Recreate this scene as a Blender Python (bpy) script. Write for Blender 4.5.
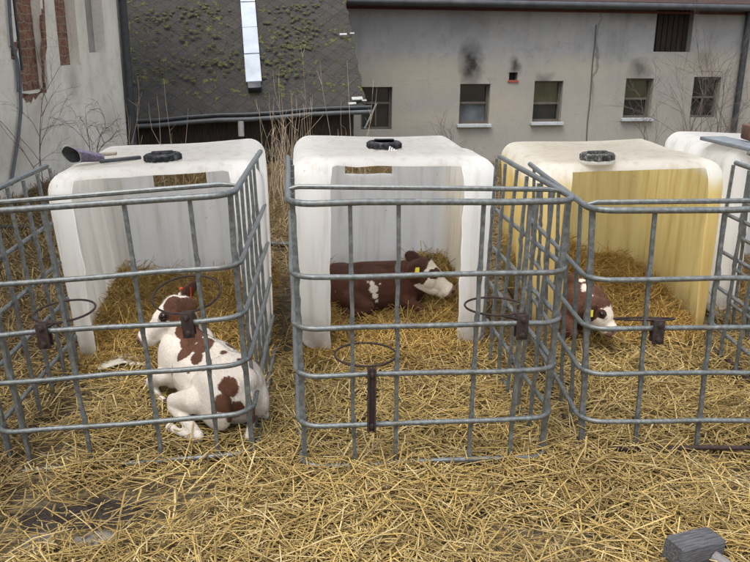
import bpy, bmesh, math, random
import numpy as np
from mathutils import Vector, Matrix, noise
S = bpy.context.scene
for o in list(bpy.data.objects): bpy.data.objects.remove(o)
COL = S.collection
RNG = np.random.default_rng(7); random.seed(7)
PI = math.pi

# ------------------------------------------------------------------ camera
CAMP = Vector((-0.50025, -3.72677, 1.52983))
RT = Vector((0.9945715, -0.10358425, 0.00989157)); UP = Vector((0.02060977, 0.28927517, 0.95702409)); FW = Vector((0.10199401, 0.95162502, -0.28983968))
FPX = 800.4
cd = bpy.data.cameras.new('camera'); co = bpy.data.objects.new('camera', cd); COL.objects.link(co)
co.matrix_world = Matrix(((RT.x, UP.x, -FW.x, CAMP.x), (RT.y, UP.y, -FW.y, CAMP.y), (RT.z, UP.z, -FW.z, CAMP.z), (0, 0, 0, 1)))
cd.sensor_width = 36; cd.lens = FPX / 750 * 36; cd.clip_start = .05; cd.clip_end = 1000
cd.dof.use_dof = False
S.camera = co
# ------------------------------------------------------------------ sky, sun, exposure (overcast)
w = bpy.data.worlds.new("World"); S.world = w; w.use_nodes = True
nt = w.node_tree; nt.nodes.clear()
SUN_EL, SUN_AZ = math.radians(66), math.radians(-140)      # azimuth from +y, clockwise positive
sky = nt.nodes.new('ShaderNodeTexSky'); sky.sky_type = 'NISHITA'; sky.sun_disc = False
sky.sun_elevation = SUN_EL; sky.sun_rotation = SUN_AZ; sky.air_density = 1.0; sky.dust_density = 4.0; sky.ozone_density = .6
hs = nt.nodes.new('ShaderNodeHueSaturation'); hs.inputs['Saturation'].default_value = .38
bg = nt.nodes.new('ShaderNodeBackground'); bg.inputs['Strength'].default_value = .15
wo = nt.nodes.new('ShaderNodeOutputWorld')
nt.links.new(sky.outputs[0], hs.inputs['Color']); nt.links.new(hs.outputs[0], bg.inputs[0]); nt.links.new(bg.outputs[0], wo.inputs[0])
sd = bpy.data.lights.new('sun', 'SUN'); sd.energy = .75; sd.angle = math.radians(30); sd.color = (1, .98, .95)
so = bpy.data.objects.new('sun', sd); COL.objects.link(so)
sdir = Vector((math.sin(SUN_AZ) * math.cos(SUN_EL), math.cos(SUN_AZ) * math.cos(SUN_EL), math.sin(SUN_EL)))
so.rotation_euler = sdir.to_track_quat('Z', 'Y').to_euler()
S.view_settings.view_transform = 'Standard'; S.view_settings.look = 'None'; S.view_settings.gamma = 1
S.view_settings.use_curve_mapping = False
S.view_settings.exposure = 1.17
S.render.resolution_x = 1024; S.render.resolution_y = 767
try: S.cycles.max_bounces = 8; S.cycles.transmission_bounces = 6
except Exception: pass

# ------------------------------------------------------------------ pixel -> world helpers (photo pixels, 750 wide)
def ray(x, y): return FW + RT * ((x - 375) / FPX) - UP * ((y - 281) / FPX)
def bp(x, y, ax, v):
    d = ray(x, y); return CAMP + d * ((v - CAMP[ax]) / d[ax])
def bpd(x, y, D):
    d = ray(x, y); h = Vector((FW.x, FW.y, 0)).normalized(); return CAMP + d * (D / d.dot(h))
def on_plane(x, y, p0, n):
    d = ray(x, y); return CAMP + d * ((p0 - CAMP).dot(n) / d.dot(n))

# ------------------------------------------------------------------ object helpers
def tag(o, label=None, cat=None, group=None, kind=None):
    for k, v in (('label', label), ('category', cat), ('group', group), ('kind', kind)):
        if v: o[k] = v
    return o
def empty(name, loc=(0, 0, 0), rz=0, ry=0, **kw):
    o = bpy.data.objects.new(name, None); COL.objects.link(o); o.location = loc; o.rotation_euler = (0, ry, rz); o.empty_display_size = .1
    return tag(o, **kw)
class MB:
    def __init__(s): s.v = []; s.f = []; s.n = 0
    def add(s, v, f):
        v = np.asarray(v, float).reshape(-1, 3); s.v.append(v); s.f += [tuple(i + s.n for i in q) for q in f]; s.n += len(v); return s
    def box(s, c, d, R=None, bev=0):
        x, y, z = [k / 2 for k in d]
        if bev:
            bm = bmesh.new(); bmesh.ops.create_cube(bm, size=1); bmesh.ops.scale(bm, vec=d, verts=bm.verts)
            bmesh.ops.bevel(bm, geom=bm.edges[:], offset=bev, segments=2, profile=.5, affect='EDGES')
            bm.verts.index_update(); v = np.array([q.co[:] for q in bm.verts]); f = [tuple(q.index for q in fc.verts) for fc in bm.faces]; bm.free()
        else:
            v = np.array([(i, j, k) for i in (-x, x) for j in (-y, y) for k in (-z, z)])
            f = [(0, 1, 3, 2), (4, 6, 7, 5), (0, 4, 5, 1), (2, 3, 7, 6), (0, 2, 6, 4), (1, 5, 7, 3)]
        if R is not None: v = v @ np.array(R.to_3x3()).T
        return s.add(v + np.array(c), f)
    def tube(s, pts, r, n=8, cap=True, closed=False, flat=1.0):
        P = [Vector(p) for p in pts]; m = len(P); rr = r if hasattr(r, '__len__') else [r] * m
        T = [((P[(i + 1) % m] if (closed or i < m - 1) else P[i]) - (P[i - 1] if (closed or i > 0) else P[i])).normalized() for i in range(m)]
        ref = Vector((0, 0, 1)) if abs(T[0].z) < .9 else Vector((0, 1, 0))
        a = (ref - T[0] * ref.dot(T[0])).normalized(); V = []
        for i in range(m):
            a = (a - T[i] * a.dot(T[i])).normalized(); b = T[i].cross(a)
            for k in range(n):
                t = 2 * PI * (k + .5) / n; V.append(P[i] + (a * math.cos(t) + b * math.sin(t) * flat) * rr[i])
        F = []
        for i in range(m if closed else m - 1):
            j = (i + 1) % m
            for k in range(n):
                l = (k + 1) % n; F.append((i * n + k, i * n + l, j * n + l, j * n + k))
        if cap and not closed: F += [tuple(range(n))[::-1], tuple((m - 1) * n + k for k in range(n))]
        return s.add([q[:] for q in V], F)
    def lathe(s, prof, n=24, c=(0, 0, 0), wob=None):
        V = []; F = []; m = len(prof)
        for (r, z) in prof:
            for k in range(n):
                t = 2 * PI * k / n; q = r * (wob(k) if wob else 1); V.append((c[0] + q * math.cos(t), c[1] + q * math.sin(t), c[2] + z))
        for i in range(m - 1):
            for k in range(n):
                l = (k + 1) % n; F.append((i * n + k, i * n + l, (i + 1) * n + l, (i + 1) * n + k))
        F += [tuple(range(n))[::-1], tuple((m - 1) * n + k for k in range(n))]
        return s.add(V, F)
    def build(s, name, mat, parent=None, smooth=True, **kw):
        me = bpy.data.meshes.new(name); me.from_pydata(np.concatenate(s.v).tolist(), [], s.f); me.update()
        return link(name, me, mat, parent, smooth, **kw)
def link(name, me, mat, parent=None, smooth=True, **kw):
    o = bpy.data.objects.new(name, me); COL.objects.link(o)
    if mat: me.materials.clear(); me.materials.append(mat)
    if parent: o.parent = parent
    if smooth:
        for p in me.polygons: p.use_smooth = True
        try: me.set_sharp_from_angle(angle=math.radians(38))
        except Exception: pass
    return tag(o, **kw)

# ------------------------------------------------------------------ materials
class NT:
    def __init__(s, name):
        s.m = bpy.data.materials.new(name); s.m.use_nodes = True; s.t = s.m.node_tree; s.N = s.t.nodes; s.N.clear()
        s.out = s.N.new('ShaderNodeOutputMaterial'); s.b = s.N.new('ShaderNodeBsdfPrincipled'); s.t.links.new(s.b.outputs[0], s.out.inputs[0])
        s.tc = s.N.new('ShaderNodeTexCoord'); s.P = s.tc.outputs['Object']
    def L(s, a, b): s.t.links.new(a, b)
    def node(s, ty, **kw):
        n = s.N.new(ty)
        for k, v in kw.items(): setattr(n, k, v)
        return n
    def map(s, src=None, sc=(1, 1, 1), rot=(0, 0, 0), loc=(0, 0, 0)):
        n = s.N.new('ShaderNodeMapping'); s.L(src or s.P, n.inputs[0]); n.inputs['Scale'].default_value = sc; n.inputs['Rotation'].default_value = rot; n.inputs['Location'].default_value = loc
        return n.outputs[0]
    def noise(s, scale, det=4, rough=.55, src=None, dist=0):
        n = s.N.new('ShaderNodeTexNoise'); n.inputs['Scale'].default_value = scale; n.inputs['Detail'].default_value = det; n.inputs['Roughness'].default_value = rough; n.inputs['Distortion'].default_value = dist
        s.L(src or s.P, n.inputs['Vector']); return n.outputs['Fac']
    def ramp(s, fac, stops, interp='LINEAR'):
        n = s.N.new('ShaderNodeValToRGB'); e = n.color_ramp; e.interpolation = interp
        while len(e.elements) < len(stops): e.elements.new(.5)
        for q, (p, c) in zip(e.elements, stops):
            q.position = p; q.color = (c, c, c, 1) if not hasattr(c, '__len__') else (*c, 1)
        s.L(fac, n.inputs[0]); return n.outputs[0]
    def mix(s, fac, a, b, mode='MIX'):
        n = s.N.new('ShaderNodeMix'); n.data_type = 'RGBA'; n.blend_type = mode
        for i, v in ((0, fac), (6, a), (7, b)):
            if isinstance(v, (int, float)): n.inputs[i].default_value = v if i == 0 else (v, v, v, 1)
            elif isinstance(v, tuple): n.inputs[i].default_value = (*v, 1)
            else: s.L(v, n.inputs[i])
        return n.outputs[2]
    def math(s, op, a, b=0.0, clamp=False):
        n = s.N.new('ShaderNodeMath'); n.operation = op; n.use_clamp = clamp
        for i, v in ((0, a), (1, b)):
            if isinstance(v, (int, float)): n.inputs[i].default_value = v
            else: s.L(v, n.inputs[i])
        return n.outputs[0]
    def set(s, **kw):
        for k, v in kw.items():
            i = s.b.inputs[k.replace('_', ' ')]
            if isinstance(v, (int, float)): i.default_value = v
            elif isinstance(v, tuple): i.default_value = (*v, 1)
            else: s.L(v, i)
        return s
    def bump(s, h, st=.3, d=.01):
        n = s.N.new('ShaderNodeBump'); n.inputs['Strength'].default_value = st; n.inputs['Distance'].default_value = d
        s.L(h, n.inputs['Height']); s.L(n.outputs[0], s.b.inputs['Normal']); return s
    def sep(s, src=None):
        n = s.N.new('ShaderNodeSeparateXYZ'); s.L(src or s.P, n.inputs[0]); return n.outputs
    def blob(s, c, r, src=None):                      # 1 at c falling to 0 at distance 1 (in units of r)
        m = s.map(src, sc=(1 / r[0], 1 / r[1], 1 / r[2]), loc=(-c[0] / r[0], -c[1] / r[1], -c[2] / r[2]))
        n = s.N.new('ShaderNodeVectorMath'); n.operation = 'LENGTH'; s.L(m, n.inputs[0]); return s.math('SUBTRACT', 1.0, n.outputs['Value'], True)

def m_galv():
    t = NT('galvanised_steel'); n = t.noise(60, 5, .65); n2 = t.noise(9, 4, .6)
    c = t.ramp(n, [(.3, (.075, .083, .083)), (.5, (.125, .137, .137)), (.72, (.21, .225, .22))])
    rust = t.ramp(n2, [(.58, 0.0), (.68, 1.0)]); fine = t.ramp(t.noise(120, 3), [(.45, 0.), (.6, 1.)])
    c = t.mix(t.math('MULTIPLY', rust, t.math('MULTIPLY', fine, .55)), c, (.10, .055, .03))
    dirt = t.ramp(t.noise(22, 5, .7), [(.55, 0.), (.7, .7)]); c = t.mix(dirt, c, (.13, .11, .075))
    t.set(Base_Color=c, Metallic=.45, Roughness=t.ramp(n, [(.3, .35), (.8, .62)])).bump(n, .25, .002); return t.m
def m_rust():
    t = NT('rusty_iron'); n = t.noise(70, 5, .7)
    t.set(Base_Color=t.ramp(n, [(.3, (.012, .009, .008)), (.55, (.032, .018, .015)), (.75, (.08, .038, .024))]), Metallic=.2, Roughness=.8).bump(n, .5, .003); return t.m
def m_tank(name, wall, dirt=(.33, .25, .14), yellow=False):
    t = NT(name); z = t.sep()[2]; n = t.noise(3, 5, .6)
    streak = t.noise(1, 5, .65, src=t.map(sc=(22, 22, 1.6)))
    base = wall
    if yellow:
        zf = t.ramp(t.math('ADD', z, t.math('MULTIPLY', t.math('SUBTRACT', n, .5), .12)), [(.84, 0.), (.925, 1.)])
        base = t.mix(zf, t.mix(t.ramp(streak, [(.35, 0.), (.7, 1.)]), (.92, .83, .54), (.87, .74, .42)), (.96, .96, .94))
    c = t.mix(t.ramp(streak, [(.5, 0.), (.8, .35)]), base, dirt)
    sp = t.ramp(t.noise(38, 4, .7), [(.66, 0.), (.72, .75)]); pat = t.ramp(t.noise(4, 3), [(.5, 0.), (.7, 1.)])
    c = t.mix(t.math('MULTIPLY', sp, pat), c, (.18, .13, .07))
    low = t.ramp(z, [(.02, .75), (.10, .35), (.26, 0.)]); c = t.mix(t.math('MULTIPLY', low, t.ramp(t.noise(14, 4, .6), [(.35, 0.), (.6, 1.)])), c, (.30, .22, .11))
    rib = t.node('ShaderNodeTexWave', wave_type='BANDS', bands_direction='X'); rib.inputs['Scale'].default_value = 1.9; rib.inputs['Distortion'].default_value = .6; rib.inputs['Detail'].default_value = 1
    t.L(t.P, rib.inputs['Vector'])
    t.set(Base_Color=c, Roughness=.42, Specular_IOR_Level=.35)
    h = t.math('ADD', t.math('MULTIPLY', rib.outputs['Fac'], .6), t.math('MULTIPLY', n, .8)); t.bump(h, .5, .02)
    tr = t.node('ShaderNodeBsdfTranslucent'); t.L(c, tr.inputs[0]); mx = t.node('ShaderNodeMixShader'); mx.inputs[0].default_value = .86
    t.L(t.b.outputs[0], mx.inputs[1]); t.L(tr.outputs[0], mx.inputs[2]); t.L(mx.outputs[0], t.out.inputs[0]); return t.m
def m_simple(name, cols, scale=20, rough=.8, bump=.3, bd=.005, stretch=(1, 1, 1), metal=0., spec=.5):
    t = NT(name); n = t.noise(scale, 5, .65, src=t.map(sc=stretch))
    st = [(.3 + .4 * i / max(1, len(cols) - 1), c) for i, c in enumerate(cols)]
    t.set(Base_Color=t.ramp(n, st), Roughness=rough, Metallic=metal, Specular_IOR_Level=spec).bump(n, bump, bd); return t.m
def m_straw(name, cols):
    t = NT(name); g = t.node('ShaderNodeNewGeometry')
    st = [(i / (len(cols) - 1), c) for i, c in enumerate(cols)]
    c = t.ramp(g.outputs['Random Per Island'], st)
    n = t.noise(90, 3); c = t.mix(t.ramp(n, [(.5, 0.), (.75, .45)]), c, (.10, .065, .03))
    big = t.ramp(t.noise(2.2, 3), [(.48, 0.), (.68, .45)]); c = t.mix(big, c, (.26, .18, .075)); c = t.mix(1.0, c, (1.0, .965, .87), 'MULTIPLY')
    t.set(Base_Color=c, Roughness=.6, Specular_IOR_Level=.2)
    tr = t.node('ShaderNodeBsdfTranslucent'); t.L(c, tr.inputs[0]); mx = t.node('ShaderNodeMixShader'); mx.inputs[0].default_value = .15
    t.L(t.b.outputs[0], mx.inputs[1]); t.L(tr.outputs[0], mx.inputs[2]); t.L(mx.outputs[0], t.out.inputs[0]); return t.m
def m_plaster(name, a, b, c, blobs=(), lowz=None, cracks=True):
    t = NT(name); n1 = t.noise(.9, 6, .65); n2 = t.noise(5, 6, .7); n3 = t.noise(40, 4, .7)
    col = t.mix(t.ramp(n1, [(.38, 0.), (.62, 1.)]), a, b)
    col = t.mix(t.ramp(n2, [(.50, 0.), (.72, .6)]), col, c)
    st = t.noise(1, 5, .6, src=t.map(sc=(2.6, 2.6, .22))); col = t.mix(t.ramp(st, [(.52, 0.), (.75, .45)]), col, tuple(k * .55 for k in a))
    if lowz:
        z, amt, cc = lowz; zz = t.math('ADD', t.sep()[2], t.math('MULTIPLY', t.math('SUBTRACT', n2, .5), .9))
        col = t.mix(t.ramp(t.math('SUBTRACT', zz, z - .5), [(.35, amt), (.65, 0.)]), col, cc)
    va = t.node('ShaderNodeVectorMath', operation='MULTIPLY_ADD'); nn = t.node('ShaderNodeTexNoise'); nn.inputs['Scale'].default_value = 2.2; nn.inputs['Detail'].default_value = 5; t.L(t.P, nn.inputs[0])
    t.L(nn.outputs['Color'], va.inputs[0]); va.inputs[1].default_value = (.5, .5, .5); t.L(t.P, va.inputs[2]); vb_ = t.node('ShaderNodeVectorMath', operation='SUBTRACT'); t.L(va.outputs[0], vb_.inputs[0]); vb_.inputs[1].default_value = (.25, .25, .25); wp = vb_.outputs[0]
    vo = t.node('ShaderNodeTexVoronoi', feature='DISTANCE_TO_EDGE'); vo.inputs['Scale'].default_value = .75; t.L(wp, vo.inputs['Vector'])
    ck = t.math('MULTIPLY', t.ramp(vo.outputs['Distance'], [(0., 1.), (.009, 0.)]), t.ramp(n1, [(.52, 0.), (.66, .45)])); col = t.mix(ck, col, tuple(k_ * .35 for k_ in a))
    for (p, r, k, cc) in blobs:
        f = t.math('MULTIPLY', t.blob(p, r, wp), t.math('ADD', .25, t.noise(4.5, 5, .75))); col = t.mix(t.ramp(f, [(.02, 0.), (.62, k)]), col, cc)
    t.set(Base_Color=col, Roughness=.92, Specular_IOR_Level=.2); t.bump(t.math('ADD', n3, t.math('MULTIPLY', n2, 1.5)), .35, .02); return t.m
def m_brick():
    t = NT('old_brick'); tx = t.node('ShaderNodeTexBrick'); tx.inputs['Scale'].default_value = 1; tx.inputs['Brick Width'].default_value = .26; tx.inputs['Row Height'].default_value = .085
    tx.inputs['Mortar Size'].default_value = .009; tx.inputs['Mortar Smooth'].default_value = .3; tx.inputs['Bias'].default_value = -.2
    for i, c in (('Color1', (.15, .055, .032)), ('Color2', (.075, .034, .025)), ('Mortar', (.22, .17, .12))): tx.inputs[i].default_value = (*c, 1)
    sx = t.sep(); cb = t.node('ShaderNodeCombineXYZ'); t.L(sx[1], cb.inputs[0]); t.L(sx[2], cb.inputs[1]); 
    nn = t.node('ShaderNodeTexNoise'); nn.inputs['Scale'].default_value = 6; t.L(t.P, nn.inputs[0]); va = t.node('ShaderNodeVectorMath', operation='MULTIPLY_ADD')
    t.L(nn.outputs['Color'], va.inputs[0]); va.inputs[1].default_value = (.09, .09, 0); t.L(cb.outputs[0], va.inputs[2]); t.L(va.outputs[0], tx.inputs['Vector'])
    c = t.mix(t.ramp(t.noise(14, 5, .7), [(.4, 0.), (.7, .7)]), tx.outputs['Color'], (.34, .22, .14)); t.set(Base_Color=c, Roughness=.95)
    t.bump(t.math('SUBTRACT', t.noise(30), t.math('MULTIPLY', tx.outputs['Fac'], 2.0)), .8, .02); return t.m
def m_glass(name, a, b):
    t = NT(name); n = t.noise(2.5, 3); t.set(Base_Color=t.ramp(n, [(.35, a), (.65, b)]), Roughness=.12, Specular_IOR_Level=.8); return t.m
GALV = m_galv(); RUST = m_rust()
TANKW = m_tank('white_plastic', (.96, .96, .95)); TANKY = m_tank('yellowed_plastic', (.8, .6, .3), (.45, .30, .12), True)
BLACKP = m_simple('dusty_black_plastic', [(.012, .014, .017), (.03, .033, .038), (.16, .16, .16)], 45, .6)
GRIMY = m_simple('grimy_black_plastic', [(.02, .02, .02), (.10, .10, .09), (.55, .54, .5)], 55, .8, .6)
WHITEMARK = m_simple('white_paint_mark', [(.75, .75, .73), (.6, .6, .58)], 30, .8)
STRAWG = m_straw('ground_straw', [(.70, .56, .27), (.52, .37, .13), (.36, .26, .11), (.62, .46, .17), (.44, .34, .17), (.74, .62, .36), (.48, .34, .12), (.20, .15, .08), (.58, .43, .17), (.34, .27, .15)])
STRAWT = m_straw('bedding_straw', [(.66, .47, .16), (.52, .34, .10), (.70, .51, .20), (.42, .26, .08), (.60, .42, .14), (.32, .20, .07)])
LITTER = m_straw('dead_grass', [(.28, .20, .10), (.14, .10, .05), (.38, .28, .14), (.18, .14, .07), (.44, .35, .20)])
STEMM = m_simple('dry_stem', [(.18, .13, .09), (.33, .26, .18), (.45, .37, .27)], 8, .9)
TWIG = m_simple('bare_twig', [(.06, .045, .04), (.13, .10, .085)], 12, .9)
DARKWOOD = m_simple('dark_weathered_wood', [(.012, .009, .008), (.035, .026, .02), (.07, .05, .035)], 9, .9, .5, .01, (6, 6, .7))
GREYMETAL = m_simple('grey_zinc', [(.28, .31, .34), (.45, .49, .53)], 6, .55, .1, .005, metal=.2)
BLACKPIPE = m_simple('black_pipe', [(.012, .014, .018), (.04, .045, .05)], 14, .5)

# ------------------------------------------------------------------ terrain
def gz(x, y):
    """ground height (soil under the straw)"""
    z = -.035 + .022 * noise.noise(Vector((x * 1.3, y * 1.3, 0))) + .012 * noise.noise(Vector((x * 4, y * 4, 3)))
    z += .012 * abs(noise.noise(Vector((x * 11, y * 11, 7))))
    if x < -1.2 and y < 0: z -= .02 * min(1, (-1.2 - x))
    if y > 6.3: z -= 2.2 * min(1, (y - 6.3) / 4.5) ** 1.1
    return z
def ground():
    xs = sorted(set([-300, -120, -60, -30, -15, -9] + list(np.round(np.arange(-6, 6.01, .12), 3)) + [8, 12, 20, 40, 80, 150, 300]))
    ys = sorted(set([-300, -100, -40, -15, -8, -5] + list(np.round(np.arange(-3.6, 5, .12), 3)) + list(np.round(np.arange(5, 16, .4), 2)) + [18, 22, 30, 50, 90, 150, 300]))
    V = [(x, y, gz(x, y)) for y in ys for x in xs]; nx = len(xs)
    F = [(j * nx + i, j * nx + i + 1, (j + 1) * nx + i + 1, (j + 1) * nx + i) for j in range(len(ys) - 1) for i in range(nx - 1)]
    t = NT('muddy_ground'); n = t.noise(7, 6, .7); n2 = t.noise(45, 5, .7); fib = t.noise(1, 4, .7, src=t.map(sc=(30, 110, 30), rot=(0, 0, .6)))
    c = t.mix(t.ramp(n, [(.4, 0.), (.65, 1.)]), (.075, .055, .032), (.16, .12, .065)); c = t.mix(t.ramp(fib, [(.48, 0.), (.62, .85)]), c, (.34, .26, .13))
    c = t.mix(t.ramp(t.noise(1.1, 3), [(.5, 0.), (.7, .35)]), c, (.05, .055, .02))
    mud = bp(85, 505, 2, 0); wet = t.ramp(t.math('MULTIPLY', t.blob((mud.x, mud.y, 0), (.34, .13, .5)), t.math('ADD', .6, n)), [(.1, 0.), (.4, 1.)])
    c = t.mix(wet, c, (.030, .021, .015)); t.set(Base_Color=c, Roughness=t.mix(wet, .95, t.ramp(n2, [(.4, .12), (.6, .5)]))); t.bump(t.math('ADD', n2, t.math('MULTIPLY', n, 2.)), .7, .03)
    mb = MB(); mb.add(V, F); o = mb.build('ground', t.m, kind='structure', label='muddy straw littered farmyard ground')
ground()

# ------------------------------------------------------------------ IBC tank hutches
TANKS = [((-1.076, .010, -.037), .002, -.056), ((0, 0, 0), 0, 0), ((1.245, .134, -.047), -.083, -.034), ((2.37, .33, -.02), -.10, 0.)]
def rbox(w, d, z0, z1, r, seg=6, tap=0, y0=0):
    bm = bmesh.new(); bmesh.ops.create_cube(bm, size=1)
    for v in bm.verts:
        v.co = Vector((v.co.x * w, (v.co.y + .5) * d + y0, z0 + (v.co.z + .5) * (z1 - z0)))
    bmesh.ops.bevel(bm, geom=bm.edges[:], offset=r, segments=seg, profile=.5, affect='EDGES')
    if tap:
        for v in bm.verts: v.co.x *= 1 - tap * (1 - min(1, v.co.z / .9))
    for ax, n, lo, hi in ((0, 26, -.5, .5), (1, 30, 0, 1.15), (2, 12, 0, 1.)):
        for k in range(1, n):
            no = [0, 0, 0]; no[ax] = 1; c = [0, 0, 0]; c[ax] = lo + (hi - lo) * k / n + .0013
            bmesh.ops.bisect_plane(bm, geom=bm.verts[:] + bm.edges[:] + bm.faces[:], plane_co=c, plane_no=no, dist=1e-5)
    for v in bm.verts:
        x, y, z = v.co; e = max(0, min(1, (y - .40) / .10)); e = e * e * (3 - 2 * e); b = max(0, min(1, (z - .08) / .1)) * max(0, min(1, (.90 - z) / .08))
        v.co.x = x * (1 - .035 * e + .014 * math.sin(y * 2 * PI / .23) * b)
        v.co.y = y + (y / 1.15) ** 6 * .010 * math.sin(x * 2 * PI / .21) * b
        v.co.z = z - (.016 * e * max(0, (z - .3) / .7)) + .006 * math.sin(x * 7 + 1) * math.sin(y * 5) * max(0, (z - .7) / .3)
    me = bpy.data.meshes.new('tmp'); bm.to_mesh(me); bm.free(); return me
def applied(o):
    dg = bpy.context.evaluated_depsgraph_get(); dg.update(); return bpy.data.meshes.new_from_object(o.evaluated_get(dg))
def tmpo(me):
    o = bpy.data.objects.new('tmp', me); COL.objects.link(o); return o
def tank(i, x0, x1, vent, mat, lidpx, lidz, label, lidmat, group='plastic tank calf hutches'):
    loc, rz, ry = TANKS[i]; root = empty('calf_hutch', loc, rz, ry, label=label, cat='calf hutch', group=group)
    a = tmpo(rbox(1.0, 1.15, 0, .990, .10, 7, .065)); b = tmpo(rbox(.976, 1.126, .012, .978, .09, 6, .065, .012))
    # irregular sawn opening in the front
    n = 14; rg = np.random.default_rng(i + 3); prof = []
    for k in range(n + 1): prof.append((x0 + rg.normal(0, .003) + .012 * (1 - k / n) * 0, -.2 + 1.150 * k / n))
    prof[-1] = (x0 + .012, .950); top = [(x0 + (x1 - x0) * t, .953 + rg.normal(0, .002)) for t in (.05, .2, .35, .5, .65, .8, .95)]
    right = [(x1 + rg.normal(0, .003), -.2 + 1.150 * k / n) for k in range(n, -1, -1)]; right[0] = (x1 - .012, .950)
    pr = prof + top + right; bm = bmesh.new()
    lo = [bm.verts.new((p[0], -.2, p[1])) for p in pr]; hi = [bm.verts.new((p[0], .115, p[1])) for p in pr]
    bm.faces.new(lo); bm.faces.new(hi[::-1]); m = len(pr)
    for k in range(m): bm.faces.new((lo[k], hi[k], hi[(k + 1) % m], lo[(k + 1) % m]))
    bmesh.ops.recalc_face_normals(bm, faces=bm.faces); me = bpy.data.meshes.new('tmp'); bm.to_mesh(me); bm.free(); c = tmpo(me)
    cuts = [b, c]
    if vent:
        bm = bmesh.new(); bmesh.ops.create_cube(bm, size=1)
        for v in bm.verts: v.co = Vector((vent[0] + (v.co.x + .5) * (vent[1] - vent[0]), 1.0 + (v.co.y + .5) * .3, vent[2] + (v.co.z + .5) * (vent[3] - vent[2])))
        me = bpy.data.meshes.new('tmp'); bm.to_mesh(me); bm.free(); cuts.append(tmpo(me))
    for k in cuts:
        md = a.modifiers.new('b', 'BOOLEAN'); md.operation = 'DIFFERENCE'; md.object = k; md.solver = 'EXACT'
    me = applied(a); me.name = 'shell'
    for k in [a] + cuts: bpy.data.objects.remove(k)
    link('shell', me, mat, root)
    # moulded ring and screw lid, at the photographed place on the roof
    p = bp(*lidpx, 2, lidz); M = Matrix.Translation(loc) @ Matrix.Rotation(rz, 4, 'Z') @ Matrix.Rotation(ry, 4, 'Y'); q = M.inverted() @ p; q.z = .990
    mb = MB(); mb.lathe([(.092, -.004), (.090, .006), (.086, .008), (.082, .014)], 32, q[:]); mb.build('filler_neck', mat, root)
    mb = MB(); mb.lathe([(.080, .010), (.083, .014), (.083, .038), (.078, .044), (.064, .046), (.060, .041), (.02, .041)], 36, q[:], wob=lambda k: 1 + .03 * (k % 2))
    mb.box((q.x, q.y, q.z + .045), (.10, .022, .022), bev=.004)
    for k in range(10):
        a = 2 * PI * k / 10 + i; mb.box((q.x + .084 * math.cos(a), q.y + .084 * math.sin(a), q.z + .025), (.012, .020, .026), Matrix.Rotation(a, 3, 'Z'), bev=.003); lid = mb.build('lid', lidmat, root)
    return root, q
t1, q1 = tank(0, -.375, .355, (-.2, .115, .71, .815), TANKW, (163, 159), .97, 'white plastic tank hutch on the left with a rolled purple sheet on its roof', BLACKP)
t2, q2 = tank(1, -.318, .325, (-.17, .12, .735, .80), TANKW, (384, 153), .975, 'white plastic tank hutch in the middle with a brown calf inside', BLACKP)
t3, q3 = tank(2, -.31, .40, None, TANKY, (597, 161), .94, 'yellowed plastic tank hutch with a grimy lid', GRIMY)
t4, q4 = tank(3, -.36, .36, None, TANKW, (790, 160), .97, 'white plastic tank hutch at the right edge with a dark board on top', BLACKP)
mb = MB()
for k in range(4): mb.tube([(q2.x + .015 + .012 * k, q2.y - .088, q2.z + .006), (q2.x + .02 + .010 * k, q2.y - .086, q2.z + .03 - .006 * k)], .004, 5)
mb.build('paint_mark', WHITEMARK, t2)

# ------------------------------------------------------------------ cages
CH = 1.0096; CL = 1.088; RAILZ = [1.0, .744, .555, .374, .178, .028]
def cw(z): return (.948 + (1.0 - .948) * z / 1.0) / 2
def rail_path(z, rg, r=.085, half=None):
    h = half or cw(z); P = [(-h, 0, z)]
    j = lambda s=.002: rg.normal(0, s)
    for t in (.3, .65): P.append((-h + j(), -CL * t, z + j()))
    P.append((-h, -CL + r, z))
    for a in range(1, 6): P.append((-h + r - r * math.cos(a * PI / 12), -CL + r - r * math.sin(a * PI / 12), z))
    P.append((-h + r, -CL, z))
    for t in (-.5, 0, .5): P.append((t * h, -CL + j(), z + j(.003)))
    P.append((h - r, -CL, z))
    for a in range(1, 6): P.append((h - r + r * math.sin(a * PI / 12), -CL + r - r * math.cos(a * PI / 12), z))
    P.append((h, -CL + r, z))
    for t in (.65, .3): P.append((h + j(), -CL * t, z + j()))
    P.append((h, 0, z)); return P
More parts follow.
